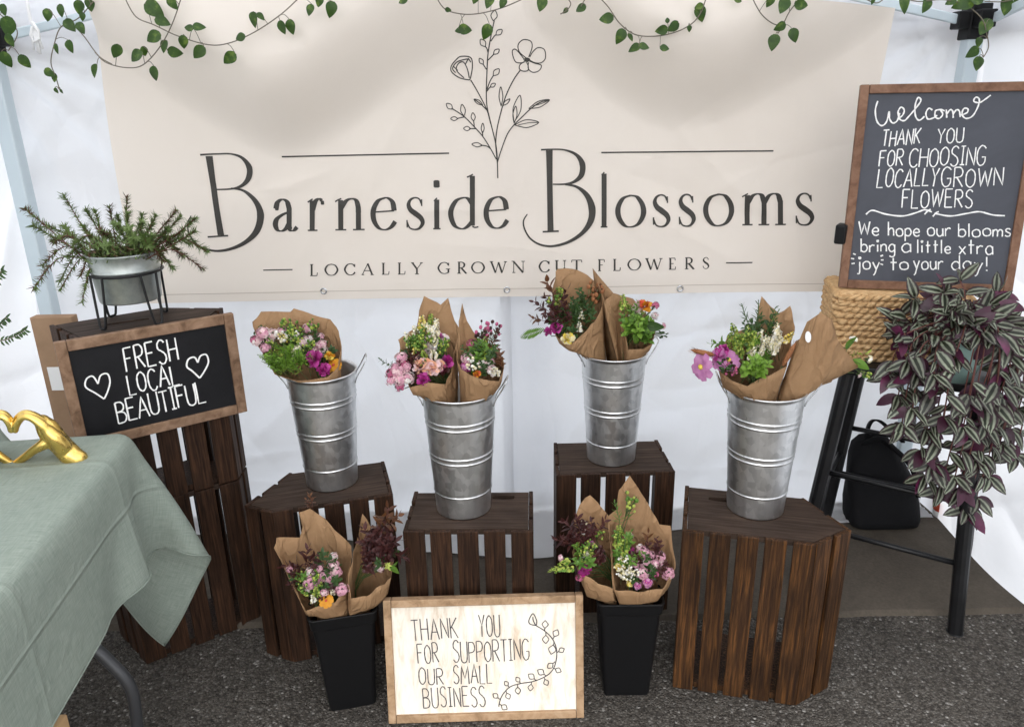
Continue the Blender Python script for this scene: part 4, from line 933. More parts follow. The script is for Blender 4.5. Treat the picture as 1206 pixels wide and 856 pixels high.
bouquet('bouquet with burgundy leaves and a yellow button bloom, left one in the rear bucket', 2.03, (b3[0] - .035, b3[1]), ZC + .12,
  [(651, 346, .05), (654, 320, .055), (658, 317, .06), (668, 316, .065), (680, 318, .065), (691, 324, .06), (704, 334, .04), (709, 350, .0), (706, 366, -.03), (700, 378, -.05), (688, 392, -.075), (672, 406, -.085), (664, 405, -.08), (655, 395, -.05), (648, 375, -.0)],
  [('point', 'bronze', 655, 358, .0, 1.25, -.45, -1), ('point', 'burg', 661, 362, .0, .9, .1, -1), ('point', 'burg', 645, 366, -.02, .8, -.8, -.6), ('point', 'bronze', 641, 378, -.03, .7, -1, -.1), ('sprig', 'burg', 650, 378, -.02, .8), ('ruffle', 'mag', 655, 387, -.05, .9), ('ruffle', 'mag', 646, 391, -.05, .7), ('ruffle', 'lpink', 657, 379, -.03, .5), ('snap', 'cream', 683, 375, -.01, .7, 0, -1), ('snap', 'white', 682, 391, -.04, .6, 0, -1), ('ruffle', 'yellow', 669, 400, -.07, 1.0), ('fern', 'green', 641, 388, -.05, .8, -1, .35), ('buds', 'lime', 655, 365, .0, 1.2), ('buds', 'lime', 662, 355, .02, 1), ('florets', 'lpink', 672, 360, .02, .4), ('buds', 'foxtail', 695, 360, .01, 1.4, .2, -1), ('buds', 'foxtail', 701, 356, .01, 1.2, .2, -1)],
  [('sprig', 'burg', (658, 375, 14, 14), 12, -.02, .7), ('sprig', 'dgreen', (686, 372, 14, 16), 16, .0, .6), ('wide', 'dgreen', (670, 385, 14, 12), 8, -.03, .6)], axis=(*BK[2], .0905, ZC + .332, 2.4))
bouquet('bouquet with big green leaves, lime snapdragon and red-orange bloom in the rear bucket', 2.03, (b3[0] + .035, b3[1]), ZC + .12,
  [(698, 316, .045), (712, 332, .04), (728, 351, .03), (734, 372, .0), (737, 395, -.05), (740, 412, -.085), (758, 411, -.085), (768, 405, -.065), (770, 390, -.02), (762, 372, .04), (745, 352, .055), (722, 345, .02), (711, 356, -.03)],
  [('snap', 'lime', 735, 364, .0, .85, -.15, -1), ('snap', 'lime', 740, 370, .0, .6, 0, -1), ('ruffle', 'lpink', 748, 368, .0, .9), ('ruffle', 'pink', 752, 361, .01, .8), ('ruffle', 'lpink', 745, 376, -.02, .7), ('ruffle', 'red', 760, 361, .0, 1.0), (f, 'dpink', 770, 361, .0, .6, .5, -1), (f, 'dpink', 773, 359, .0, .5, .8, -1), (f, 'lpink', 771, 372, .0, .6), (f, 'pink', 781, 384, -.02, .5, 1, -.2), ('leaf', 'green', 748, 387, -.03, 1.4, 1, -.25), ('leaf', 'green', 752, 384, -.04, 1.0, .8, -.6), ('leaf', 'dgreen', 757, 382, -.04, 1.3, 1, .25), ('buds', 'dgreen', 773, 393, -.03, .7, 1, .1)],
  [('wide', 'bgreen', (748, 392, 13, 12), 7, -.045, .7), ('wide', 'green', (751, 398, 15, 14), 12, -.04, .75), ('leaf', 'green', (752, 395, 16, 14), 12, -.045, .8), ('sprig', 'green', (744, 378, 10, 12), 8, -.02, .6)], axis=(*BK[2], .0905, ZC + .332, 2.4))
b4 = BK[3]
bouquet('bouquet with pink cosmos, foxtail and pale green snapdragons in the right bucket', 1.72, (b4[0] - .035, b4[1]), ZC + .12,
  [(848, 436, -.04), (852, 415, .0), (856, 397, .03), (874, 389, .05), (890, 380, .055), (893, 365, .06), (897, 349, .065), (908, 361, .065), (917, 369, .065), (925, 365, .06), (931, 360, .055), (935, 385, .03), (932, 410, -.01), (925, 431, -.05), (906, 443, -.08), (894, 447, -.085), (880, 455, -.085), (864, 448, -.075)],
  [('daisy', 'purple', 826, 432, -.07, 1.15, -.6, .1), ('daisy', 'purple', 858, 424, -.06, .95), ('ruffle', 'purple', 847, 419, -.05, 1), ('ruffle', 'mag', 852, 412, -.04, .7), ('daisy', 'purple', 849, 427, -.06, .7), ('fox', 'foxtail', 840, 418, -.06, 1.2, -1, -.2), ('fox', 'foxtail', 922, 430, -.05, 1.2, .45, -1), ('snap', 'lime', 873, 409, -.02, .8, -.5, -1), ('snap', 'lime', 880, 404, -.01, .85, .0, -1), ('snap', 'lime', 871, 418, -.04, .7), ('snap', 'cream', 892, 410, -.02, .9, .1, -1), ('snap', 'cream', 883, 421, -.05, .7), ('snap', 'cream', 893, 419, -.05, .6), ('snap', 'cream', 916, 402, .0, .9, -.2, -1), ('snap', 'yellow', 924, 402, .0, .6, .5, -.6), ('snap', 'cream', 905, 413, -.03, .6), ('needle', 'dgreen', 895, 396, .02, 1.1, -.2, -1), ('needle', 'dgreen', 887, 392, .02, 1.0, -.6, -1), ('needle', 'green', 901, 398, .01, 1.0, .2, -1), ('snap', 'lime', 866, 396, .01, .7, -.35, -1), ('sprig', 'green', 860, 406, -.01, .7, -1, -.2), ('buds', 'dgreen', 856, 434, -.06, 1.1), ('buds', 'dpink', 862, 438, -.07, 1)],
  [('wide', 'bgreen', (886, 440, 16, 7), 14, -.075, .7), ('leaf', 'bgreen', (886, 438, 16, 8), 9, -.08, .8), ('sprig', 'green', (880, 428, 24, 10), 6, -.04, .5), ('sprig', 'dgreen', (897, 400, 18, 14), 10, .02, .6), ('snap', 'lime', (876, 410, 14, 9), 7, -.03, .75), ('snap', 'cream', (900, 412, 18, 8), 6, -.03, .7)], axis=(*BK[3], .0905, ZC + .332, 2.4))
bq = bouquet('bouquet turned away, blank kraft paper with a white sticker, in the right bucket', 1.72, (b4[0] + .035, b4[1]), ZC + .12,
  [(951, 379, -.055), (967, 368, -.05), (974, 373, -.05), (980, 376, -.05), (986, 400, -.045), (1000, 418, -.03), (1013, 432, -.005), (1004, 424, .04), (990, 405, .06), (970, 395, .065), (950, 395, .06), (938, 402, .02), (933, 415, -.02), (942, 398, -.045)],
  [('leaf', 'green', 997, 412, .01, .9, .3, -1), ('leaf', 'green', 1003, 424, .0, 1.0, 1, .5), ('sprig', 'lime', 1000, 418, .01, .55, 1, -.2), (f, 'white', 1005, 400, .02, .6, .4, -1), (f, 'white', 1023, 423, .0, .55, 1, .2), (f, 'lpink', 1012, 441, .0, .4, 1, .4), ('buds', 'lime', 1010, 436, .0, .7, 1, .6)], bulge=.006, axis=(*BK[3], .0905, ZC + .332, 2.4))
mb = MB(); dp = [at_y(952 + 3.4 * math.cos(a) * 1.0, 397 + 6.5 * math.sin(a), 1.72 - .062) for a in [6.283 * i / 20 for i in range(20)]]
mb.add(dp + [p + Vector((0, .003, 0)) for p in dp], [list(range(20))] + [(i, (i + 1) % 20, 20 + (i + 1) % 20, 20 + i) for i in range(20)]); part(mb, 'sticker', 'label', bq)
# the pails
PLY = 1.61
bouquet('large folded bouquet with pink phlox and dark leaves, left one in the left black pail', PLY, (PLc[0] - .02, PLc[1]), .09,
  [(322, 645, .0), (326, 633, .03), (352, 632, .05), (358, 616, .055), (352, 604, .06), (365, 599, .06), (374, 604, .06), (383, 611, .06), (413, 643, .045), (414, 655, .02), (408, 690, -.06), (395, 709, -.085), (376, 714, -.09), (360, 719, -.09), (353, 709, -.085), (346, 690, -.06), (336, 668, -.03)],
  [(f, 'pink', 392, 665, -.03, .8), (f, 'pink', 396, 673, -.04, .8), (f, 'pink', 387, 680, -.05, .8), (f, 'pink', 380, 678, -.05, .7), (f, 'pink', 366, 686, -.06, 1), (f, 'lpink', 364, 692, -.065, .6), (f, 'pink', 403, 694, -.07, .9), (f, 'lpink', 366, 673, -.04, .7), (f, 'pink', 341, 670, -.04, .5), (f, 'lpink', 393, 655, -.0, .6), ('point', 'burg', 360, 663, -.03, .8, .9, -.5), ('point', 'burg', 356, 666, -.03, .8, -.9, -.2), ('point', 'burg', 360, 660, -.02, .7, .1, -1), ('sprig', 'green', 360, 678, -.04, .5), ('snap', 'lime', 373, 702, -.08, .6, 0, -1), ('snap', 'white', 370, 709, -.085, .45, -.2, -1), ('daisy', 'orange', 384, 707, -.085, .6), ('snap', 'cream', 392, 697, -.07, .5), ('sprig', 'dgreen', 398, 685, -.05, .6), ('point', 'bronze', 368, 594, .085, .5, 0, -1), ('point', 'bronze', 365, 598, .085, .4, -.2, -1)],
  [('sprig', 'burg', (368, 682, 20, 16), 12, -.035, .55), ('buds', 'lime', (372, 690, 18, 14), 8, -.05, .7), ('florets', 'pink', (385, 680, 16, 18), 6, -.05, .5), ('sprig', 'dgreen', (382, 680, 20, 22), 14, -.03, .6), ('wide', 'burg', (378, 698, 18, 8), 8, -.06, .5)], axis=(*PLc, .0765, .30, 2.6))
bouquet('narrow bouquet with tall burgundy foliage, right one in the left black pail', PLY, (PLc[0] + .03, PLc[1]), .09,
  [(420, 640, .02), (424, 620, .04), (427, 605, .05), (432, 612, .05), (446, 635, .05), (462, 655, .03), (462, 672, -.0), (461, 680, -.03), (448, 690, -.06), (432, 702, -.08), (414, 704, -.085), (409, 688, -.07), (416, 655, -.03)],
  [('point', 'bronze', 452, 622, .0, 1.0, .45, -1), ('point', 'bronze', 446, 628, .0, .9, .1, -1), ('point', 'bronze', 457, 618, .0, .8, .9, -.6), ('point', 'burg', 440, 640, .0, .9, -.3, -1), ('point', 'burg', 452, 645, -.01, .9, .7, -.6), ('point', 'burg', 459, 650, -.01, .9, 1, .1), ('leaf', 'green', 456, 668, -.05, .9, 1, .1), ('leaf', 'green', 458, 668, -.05, .6, 1, -.4), ('sprig', 'lime', 455, 667, -.05, .4), (f, 'lpink', 448, 668, -.05, .6)],
  [('sprig', 'burg', (446, 646, 12, 18), 22, -.01, .75), ('sprig', 'burg', (440, 668, 12, 12), 10, -.03, .6), ('wide', 'burg', (444, 655, 12, 12), 10, -.02, .6), ('sprig', 'dgreen', (450, 664, 6, 6), 3, -.03, .5)], axis=(*PLc, .0765, .30, 2.6))
PRY = 1.64
bouquet('bouquet with near-black leaves and a trailing lime spike, left one in the right black pail', PRY, (PRc[0] - .03, PRc[1]), .09,
  [(676, 612, .04), (682, 594, .05), (690, 586, .06), (695, 583, .06), (704, 591, .06), (710, 599, .055), (717, 607, .04), (720, 630, .0), (720, 660, -.05), (721, 692, -.085), (704, 686, -.09), (690, 678, -.085), (682, 676, -.075), (675, 655, -.03)],
  [('point', 'burg', 676, 626, -.01, .8, -.7, -.8), ('point', 'burg', 683, 628, -.01, .8, .0, -1), ('point', 'burg', 702, 628, .0, .8, .6, -.7), ('point', 'burg', 672, 640, -.03, .8, -1, -.2), ('ruffle', 'white', 687, 617, .02, .6), ('ruffle', 'purple', 695, 643, -.03, .7), ('ruffle', 'mag', 687, 672, -.07, .8), ('ruffle', 'mag', 692, 668, -.07, .6), (f, 'lpink', 688, 626, .0, .5), (f, 'pink', 661, 657, -.05, .5, -1, 0), ('snap', 'lime', 672, 664, -.07, 1.0, -1, .28), ('fern', 'lime', 664, 665, -.07, .5, -1, .35), ('snap', 'cream', 690, 656, -.05, .6), ('snap', 'lime', 697, 655, -.05, .6), ('buds', 'lime', 703, 634, .0, .8), (f, 'dpink', 682, 680, -.08, .5)],
  [('sprig', 'burg', (688, 638, 16, 14), 16, -.01, .65), ('buds', 'lime', (690, 655, 14, 8), 6, -.05, .7), ('wide', 'burg', (700, 648, 14, 12), 12, -.02, .65), ('sprig', 'green', (688, 660, 16, 8), 9, -.05, .5)], axis=(*PRc, .0765, .30, 2.6))
bouquet('tall pointed bouquet with pink and yellow sprays, right one in the right black pail', PRY, (PRc[0] + .03, PRc[1]), .09,
  [(719, 640, -.02), (718, 607, .03), (727, 600, .045), (729, 577, .05), (735, 568, .055), (741, 559, .06), (752, 575, .06), (760, 588, .06), (777, 617, .05), (789, 619, .035), (793, 645, .0), (796, 668, -.03), (780, 693, -.085), (752, 696, -.09), (724, 694, -.085), (721, 670, -.06)],
  [('needle', 'green', 730, 618, .01, .9, -.1, -1), ('needle', 'green', 738, 614, .02, .9, .3, -1), ('buds', 'lime', 738, 605, .02, 1.2, .3, -1), ('snap', 'lime', 727, 643, -.03, .8, 0, -1), ('snap', 'lime', 735, 652, -.04, .9, 0, -1), ('snap', 'lime', 731, 632, -.01, .7, -.2, -1), (f, 'pink', 758, 650, -.03, .9), (f, 'pink', 767, 655, -.03, .9), (f, 'pink', 775, 660, -.03, .9), (f, 'pink', 748, 660, -.04, .8), (f, 'pink', 757, 675, -.07, .9), (f, 'pink', 787, 675, -.04, .9), (f, 'pink', 741, 632, .0, .6), (f, 'lpink', 754, 645, -.02, .6), (f, 'dpink', 769, 675, -.06, .8), (f, 'purple', 763, 685, -.08, .8), (f, 'purple', 751, 689, -.085, .6), ('point', 'bronze', 763, 645, -.01, .7, -.15, -1), ('point', 'bronze', 771, 648, -.01, .6, .4, -1), ('snap', 'yellow', 732, 672, -.06, .7, 0, -1), ('snap', 'cream', 740, 680, -.07, .7, .1, -1), ('ruffle', 'yellow', 728, 668, -.06, .5), ('snap', 'yellow', 741, 690, -.08, .5, 0, -1), (f, 'mag', 744, 648, -.02, .5)],
  [('sprig', 'burg', (766, 662, 18, 20), 16, -.03, .6), ('florets', 'pink', (766, 666, 18, 16), 9, -.05, .5), ('buds', 'cream', (742, 672, 14, 14), 8, -.06, .7), ('sprig', 'green', (735, 655, 12, 22), 14, -.03, .55), ('sprig', 'dgreen', (752, 672, 22, 14), 10, -.05, .55)], axis=(*PRc, .0765, .30, 2.6))

# ------------------------------------------------------------------ framed signs
def framed(name, label, cat, group, TL, TR, H, lean, fw, depth, fmat, pmat, tl_is=None):
    """board whose top edge runs TL-TR; lean = backward tilt in radians; returns (root, writing plane)"""
    TL, TR = Vector(TL), Vector(TR); U = (TR - TL).normalized(); nh = U.cross(Vector((0, 0, 1))).normalized()      # nh points to the viewer
    V = (Vector((0, 0, 1)) * math.cos(lean) - nh * math.sin(lean)).normalized(); N = U.cross(V).normalized(); W_ = (TR - TL).length
    root = thing(name, label, cat, TL - V * H + U * W_ / 2, group)
    BL = TL - V * H
    def slab(a0, b0, a1, b1, z0, z1, mb):
        q = [BL + U * a + V * b + N * z0 for a, b in ((a0, b0), (a1, b0), (a1, b1), (a0, b1))]; mb.quadbox(*q, N * (z1 - z0))
    mb = MB(); slab(fw * .6, fw * .6, W_ - fw * .6, H - fw * .6, -depth * .75, -depth * .4, mb); part(mb, 'board_panel', pmat, root)
    for a0, b0, a1, b1 in ((0, 0, fw, H), (W_ - fw, 0, W_, H), (fw, 0, W_ - fw, fw), (fw, H - fw, W_ - fw, H)):
        mb = MB(); slab(a0 + .0004, b0, a1 - .0004, b1, -depth, 0, mb); bevel(part(mb, 'frame_rail', fmat, root), .002)
    return root, Plane(BL - N * depth * .4, U, V)
# small chalkboard on the stacked crates
uS = Vector((.819, .574, 0)); nS = Vector((.574, -.819, 0)); base = Vector((-1.05, 1.745, 0)) + nS * .024
pS = Plane(base, uS, (0, 0, 1))
q = [pS.pt(*pS.uv(*c)) for c in ((63, 405), (275, 368.5), (290, 485))]
q[1].z = q[0].z = (q[0].z + q[1].z) / 2
sg, PS = framed('chalkboard_sign', 'black chalkboard in a brown frame reading FRESH LOCAL BEAUTIFUL, with two hearts', 'sign', None, q[0], q[1], q[1].z - q[2].z, 0, .026, .018, 'frame', 'black_panel')
ck = MB()
def zs(o, s): return lambda *a: [(o[0] + x / s, o[1] + y / s) for x, y in a]
z7 = zs((50, 360), 4.824)
write(ck, PS, 'FRESH', *z7((478, 372), (772, 304)), (-4.6, -26.5), 1.9)
write(ck, PS, 'LOCAL', *z7((496, 505), (778, 442)), (-4.4, -23.5), 1.9)
write(ck, PS, 'BEAUTIFUL', *z7((432, 664), (930, 545)), (-5, -24.5), 1.9, gap=.1)
for h in (((350, 528), (300, 495), (245, 460), (250, 415), (285, 400), (315, 442), (330, 395), (368, 386), (383, 430), (370, 485), (350, 528)), ((893, 410), (850, 370), (820, 345), (828, 305), (862, 292), (882, 322), (897, 285), (930, 278), (942, 320), (920, 370), (893, 410))):
    P = z7(*h); stroke_px(ck, PS, P[:6], 2.0, True); stroke_px(ck, PS, P[5:], 2.0, True)
part(ck, 'chalk_lettering', 'chalk', sg)
# white wood sign on the ground
TLw, TRw = at_y(450.5, 709, 1.575), at_y(687, 699, 1.583); TRw.z = TLw.z = (TLw.z + TRw.z) / 2
b0, b1_ = at_z(458, 853, 0), at_z(690, 846, 0); mid = (b0 + b1_) / 2; tm = (TLw + TRw) / 2
Hs = (tm - mid).length; ln = math.atan2(tm.y - mid.y, tm.z)
sg, PS = framed('wood_sign', 'whitewashed wood sign in a tan frame thanking small business supporters, on the asphalt', 'sign', None, TLw, TRw, Hs - .002, ln, .020, .022, 'frame_tan', 'pine')
ck = MB(); z8 = zs((440, 690), 4.638)
write(ck, PS, 'THANK', *z8((212, 294), (462, 280)), (-2.2, -24.5), 1.15); write(ck, PS, 'YOU', *z8((580, 278), (692, 274)), (-1.5, -25), 1.15)
write(ck, PS, 'FOR', *z8((244, 420), (357, 416)), (-1.8, -22.5), 1.15); write(ck, PS, 'SUPPORTING', *z8((436, 415), (852, 400)), (-1.2, -24.5), 1.15, gap=.12)
write(ck, PS, 'OUR', *z8((250, 535), (382, 531)), (-1, -19.5), 1.15); write(ck, PS, 'SMALL', *z8((438, 532), (648, 530)), (-1, -22), 1.15)
write(ck, PS, 'BUSINESS', *z8((274, 660), (612, 654)), (-1.6, -23), 1.15)
def Z8(*p, w0=1.2): stroke_px(ck, PS, z8(*p), w0, True)
Z8((885, 212), (935, 243), (978, 288), (1000, 350), (993, 420), (970, 465), (930, 495), (870, 518), (800, 530), (745, 548), (705, 590), (688, 630), (684, 655))
Z8((885, 212), (855, 205), (848, 185), (870, 148), (890, 185), (888, 212)); Z8((885, 212), (872, 185), (870, 165))
for a, t_ in (((935, 243), (938, 185)), ((940, 250), (940, 312)), ((980, 288), (1005, 235)), ((985, 300), (970, 370)), ((1000, 362), (1042, 338)), ((990, 410), (950, 445)), ((980, 445), (1025, 465)), ((945, 487), (895, 455)), ((930, 495), (950, 540)), ((890, 512), (845, 478)), ((862, 520), (855, 570)), ((805, 530), (778, 495)), ((785, 535), (790, 588)), ((742, 550), (715, 517)), ((722, 570), (742, 615)), ((690, 615), (652, 585)), ((686, 640), (730, 670))):
    dx, dy = t_[0] - a[0], t_[1] - a[1]; k = .28; b_ = (a[0] + dx * .25, a[1] + dy * .25)
    m1 = (a[0] + dx * .62 - dy * k, a[1] + dy * .62 + dx * k); m2 = (a[0] + dx * .62 + dy * k, a[1] + dy * .62 - dx * k)
    Z8(a, b_, m1, t_, w0=1.0); Z8(b_, m2, t_, w0=1.0)
part(ck, 'pen_lettering', 'pen', sg)
# ------------------------------------------------------------------ stool, woven basket, welcome board
SC = Vector((1.215, 2.13, 0)); ua = Vector((.84, -.54, 0)).normalized(); va = Vector((-ua.y, ua.x, 0)); ZT = .755
st = thing('bar_stool', 'tall black stool with splayed legs and thin stretchers, under the woven basket', 'stool', SC)
rotm = Matrix.Rotation(math.atan2(ua.y, ua.x), 3, 'Z')
mb = MB(); mb.box((SC.x, SC.y, ZT - .016), (.40, .40, .032), rotm); bevel(part(mb, 'seat', 'blackm', st), .008, 3)
def P_(a, b, z): p = SC + ua * a + va * b; return Vector((p.x, p.y, z))
def leg_at(sa, sb, z): k = .165 + (.225 - .165) * (1 - z / (ZT - .03)); return P_(sa * k, sb * k, z)
for sa, sb in ((-1, -1), (1, -1), (1, 1), (-1, 1)):
    mb = MB(); a, b = leg_at(sa, sb, ZT - .03), leg_at(sa, sb, 0.0); zo = .014 if sb > 0 or sa < 0 else .0
    b.z = zo; d = (b - a).normalized(); n_ = 12
    vs = []; w0, w1 = .022, .0205
    for p, w_ in ((a, w0), (b, w1)):
        for k in range(n_):
            t_ = 2 * math.pi * k / n_; vs.append(p + ua * (w_ * math.cos(t_)) + va * (w_ * math.sin(t_)))
    mb.add(vs, [(k, (k + 1) % n_, n_ + (k + 1) % n_, n_ + k) for k in range(n_)] + [list(range(n_)), list(range(2 * n_ - 1, n_ - 1, -1))], smooth=False)
    bevel(part(mb, 'leg', 'blackm', st), .003)
for z in (.215, .40):
    for q in (((-1, -1), (1, -1)), ((-1, 1), (1, 1))):
        mb = MB(); mb.tube([leg_at(*q[0], z), leg_at(*q[1], z)], .0085, 10); part(mb, 'stretcher', 'blackm', st)
for z in (.30,):
    for q in (((1, -1), (1, 1)), ((-1, -1), (-1, 1))):
        mb = MB(); mb.tube([leg_at(*q[0], z), leg_at(*q[1], z)], .0085, 10); part(mb, 'stretcher', 'blackm', st)
# woven basket (rows of plaited rope wound round a box)
bu = Vector((.972, -.235, 0)).normalized(); bv = Vector((-bu.y, bu.x, 0)); B0 = Vector((.945, 2.105, ZT)); bw, bd, bh = .345, .225, .198
bk = thing('woven_basket', 'tan woven seagrass basket on the black stool, under the welcome board', 'basket', B0 + bu * bw / 2 + bv * bd / 2)
mb = MB(); rows = 11; rh = bh / rows
def loop(u, off):
    per = 2 * (bw + bd); s_ = (u % 1) * per; c = .018
    segs = [((0, 0), (1, 0), bw), ((bw, 0), (0, 1), bd), ((bw, bd), (-1, 0), bw), ((0, bd), (0, -1), bd)]
    for (x, y), (dx, dy), L in segs:
        if s_ <= L:
            nx_, ny_ = dy, -dx; r_ = min(s_, L - s_); ko = off - max(0, (c - r_)) ** 2 / c * .55
            return B0 + bu * (x + dx * s_ + nx_ * ko) + bv * (y + dy * s_ + ny_ * ko)
        s_ -= L
    return B0
M_ = 300
for r_ in range(rows):
    for strand in range(2):
        pts = []; rad = []
        for i in range(M_ + 1):
            u = i / M_; a = u * math.pi * 52 + strand * math.pi + r_ * 1.1
            p = loop(u, .004 + .0045 * math.cos(a)); p = Vector((p.x, p.y, ZT + rh * (r_ + .5) + .0042 * math.sin(a) + .0012 * math.sin(u * 40 + r_)))
            pts.append(p); rad.append(.0075 + .0013 * math.sin(a * 1.7 + r_))
        mb.tube(pts, rad, 6)
part(mb, 'woven_wall', 'wicker', bk)
mb = MB(); mb.quadbox(*[B0 + bu * a + bv * b + Vector((0, 0, .004)) for a, b in ((.004, .004), (bw - .004, .004), (bw - .004, bd - .004), (.004, bd - .004))], Vector((0, 0, bh - .01)))
for i in range(14):
    mb.tube([B0 + bu * (bw * k / 20) + bv * (bd * (i + .5) / 14) + Vector((0, 0, bh - .006 + .002 * math.sin(k * 2.2 + i * 3.1))) for k in range(21)], .0085, 6)
part(mb, 'woven_lid', 'wicker', bk)
# welcome chalkboard standing on the basket
Y0 = .965 - .0 ; BLp = B0 + bu * -.010 + bv * .045; zb = ZT + bh + .006
pw = Plane((BLp.x, BLp.y, zb), bu, Vector((0, 0, 1)) + bv * .10)
uvs = [pw.uv(*q) for q in ((1013, 104), (1232, 91.2), (988, 341), (1194, 352.5))]
u0 = (uvs[0][0] + uvs[2][0]) / 2; u1 = (uvs[1][0] + uvs[3][0]) / 2; v1 = (uvs[0][1] + uvs[1][1]) / 2; v0 = 0.0
ln = math.atan(.10)
sg, PS = framed('welcome_board', 'large grey chalkboard in a reddish wood frame reading Welcome, standing on the woven basket', 'sign', None, pw.pt(u0, v1), pw.pt(u1, v1), v1 - v0, ln, .0235, .02, 'frame_red', 'slate')
ck = MB(); zw = zs((980, 90), 3.173); Wd = 1.8
def ZW(*p, w0=Wd): stroke_px(ck, PS, zw(*p), w0, True, jitter=.15)
ZW((170, 93), (161, 128), (167, 168), (185, 185), (203, 170), (213, 132), (214, 158), (226, 175), (243, 166), (252, 138))
ZW((243, 160), (262, 147), (269, 127), (257, 116), (246, 134), (252, 160), (270, 166), (288, 148), (312, 120), (331, 92), (321, 80), (310, 108), (311, 148), (325, 165), (345, 150))
ZW((374, 127), (361, 120), (350, 138), (357, 160), (378, 156), (392, 146)); ZW((402, 125), (386, 130), (385, 152), (400, 158), (413, 142), (404, 125), (420, 130))
ZW((426, 125), (427, 140), (428, 156)); ZW((428, 142), (440, 126), (450, 131), (452, 156)); ZW((452, 142), (464, 126), (475, 131), (478, 153))
ZW((481, 146), (504, 136), (506, 122), (491, 122), (485, 143), (500, 158), (525, 148), (545, 112), (549, 86), (536, 79), (529, 94), (550, 99), (572, 86), (592, 71))
write(ck, PS, 'THANK', *zw((184, 263), (326, 252)), (2.5, -18), 1.5); write(ck, PS, 'YOU', *zw((392, 250), (488, 246)), (1.5, -17.5), 1.5)
write(ck, PS, 'FOR', *zw((174, 338), (262, 333)), (2.2, -18.5), 1.5); write(ck, PS, 'CHOOSING', *zw((286, 338), (570, 332)), (2.4, -22), 1.5, gap=.12)
write(ck, PS, 'LOCALLY', *zw((166, 416), (392, 410)), (3, -21.5), 1.5); write(ck, PS, 'GROWN', *zw((406, 415), (636, 408)), (1.6, -22), 1.5)
write(ck, PS, 'FLOWERS', *zw((260, 492), (522, 488)), (1.6, -21), 1.5)
ZW((126, 516), (150, 501), (200, 515), (262, 522), (312, 510), (345, 499), (372, 507)); ZW((382, 512), (440, 522), (500, 513), (550, 506), (600, 518), (645, 521)); ZW((345, 516), (356, 504), (368, 497)); ZW((376, 524), (388, 510), (398, 506))
write(ck, PS, 'We', *zw((100, 592), (174, 594)), (0, -15.5), 1.6); write(ck, PS, 'hope', *zw((210, 594), (326, 598)), (0, -15.5), 1.6); write(ck, PS, 'our', *zw((356, 596), (442, 597)), (0, -17), 1.6); write(ck, PS, 'bloo', *zw((472, 598), (592, 598)), (0, -15), 1.6); write(ck, PS, 'ms', *zw((600, 598), (666, 598)), (.6, -15), 1.6)
write(ck, PS, 'bring', *zw((108, 655), (234, 656)), (0, -15), 1.6); write(ck, PS, 'a', *zw((260, 656), (294, 656)), (0, -17), 1.6); write(ck, PS, 'little', *zw((318, 659), (442, 660)), (0, -14.5), 1.6, gap=.22); write(ck, PS, 'xtra', *zw((474, 663), (600, 666)), (0, -17), 1.6)
write(ck, PS, 'joy', *zw((92, 720), (176, 722)), (0, -15.5), 1.6); write(ck, PS, 'to', *zw((218, 722), (284, 724)), (0, -16), 1.6); write(ck, PS, 'your', *zw((304, 722), (414, 720)), (0, -17), 1.6); write(ck, PS, 'day!', *zw((446, 720), (580, 728)), (0, -16), 1.6)
for a, b in (((78, 662), (88, 666)), ((70, 680), (82, 682)), ((72, 700), (84, 698)), ((180, 672), (190, 668)), ((182, 686), (192, 686)), ((180, 700), (190, 704))): ZW(a, b)
part(ck, 'chalk_lettering', 'chalk', sg)
# black clamp that steadies the board
mb = MB(); cp = pw.pt(u0 - .006, .155); mb.box(cp - pw.N * .012, (.03, .05, .055), rotm); bevel(part(mb, 'edge_clamp', 'black', sg), .005)

# ------------------------------------------------------------------ striped trailing plant in a teal pot
YP = 1.93
pc = at_y(1127, 420, YP); pot = Vector((pc.x, pc.y, ZT))
pl = thing('trailing_plant', 'striped purple and silver trailing plant in a teal pot, spilling off the black stool', 'plant', pot)
mb = MB(); r0 = .062; mb.lathe([(0, .0), (r0 * .75, .0), (r0, .06), (r0 * 1.18, .135), (r0 * 1.2, .14), (r0 * 1.1, .14), (r0 * .9, .12), (0, .118)], 36, pot); part(mb, 'pot', 'teal', pl)
lf = MB(); sm = MB()
rng = random.Random(5)
def strip_leaf(c, d, L):
    if abs(c.x - pot.x) < .055 and pot.z + .02 < c.z < pot.z + .135 and c.y < pot.y - .03 and rng.random() < .8: return
    up = Vector((rng.uniform(-.4, .4), -.7 + rng.uniform(-.4, .3), .55)); lf.leaf(c, d, up, L, L * .46, 1 if rng.random() < .2 else 0, rng.uniform(.05, .45), .18, 'lens', 6)
def vine(pts, dens=.0265, L0=.071):
    P = catmull(pts, 10); sm.tube(P, .0019, 5); acc = 0; a = rng.random() * 6
    for i in range(1, len(P)):
        p, q = Vector(P[i - 1]), Vector(P[i]); acc += (q - p).length
        if acc > dens:
            acc = 0; a += 2.6 + rng.uniform(-.4, .4); t_ = (q - p).normalized(); e1 = t_.orthogonal().normalized(); e2 = t_.cross(e1)
            d = (e1 * math.cos(a) + e2 * math.sin(a)) * .9 + t_ * .5 + Vector((0, -.35, -.18)); strip_leaf(q, d, L0 * rng.choice((.55, .75, .9, 1, 1.15)))
    for k in range(5):
        a = k * 1.26; t_ = (Vector(P[-1]) - Vector(P[-3])).normalized(); e1 = t_.orthogonal().normalized(); e2 = t_.cross(e1); strip_leaf(Vector(P[-1]), e1 * math.cos(a) + e2 * math.sin(a) + t_ * .5 + Vector((0, -.3, 0)), L0 * .9)
topc = pot + Vector((0, 0, .135))
def tip(px, py, dy=0): return at_y(px, py, YP + dy)
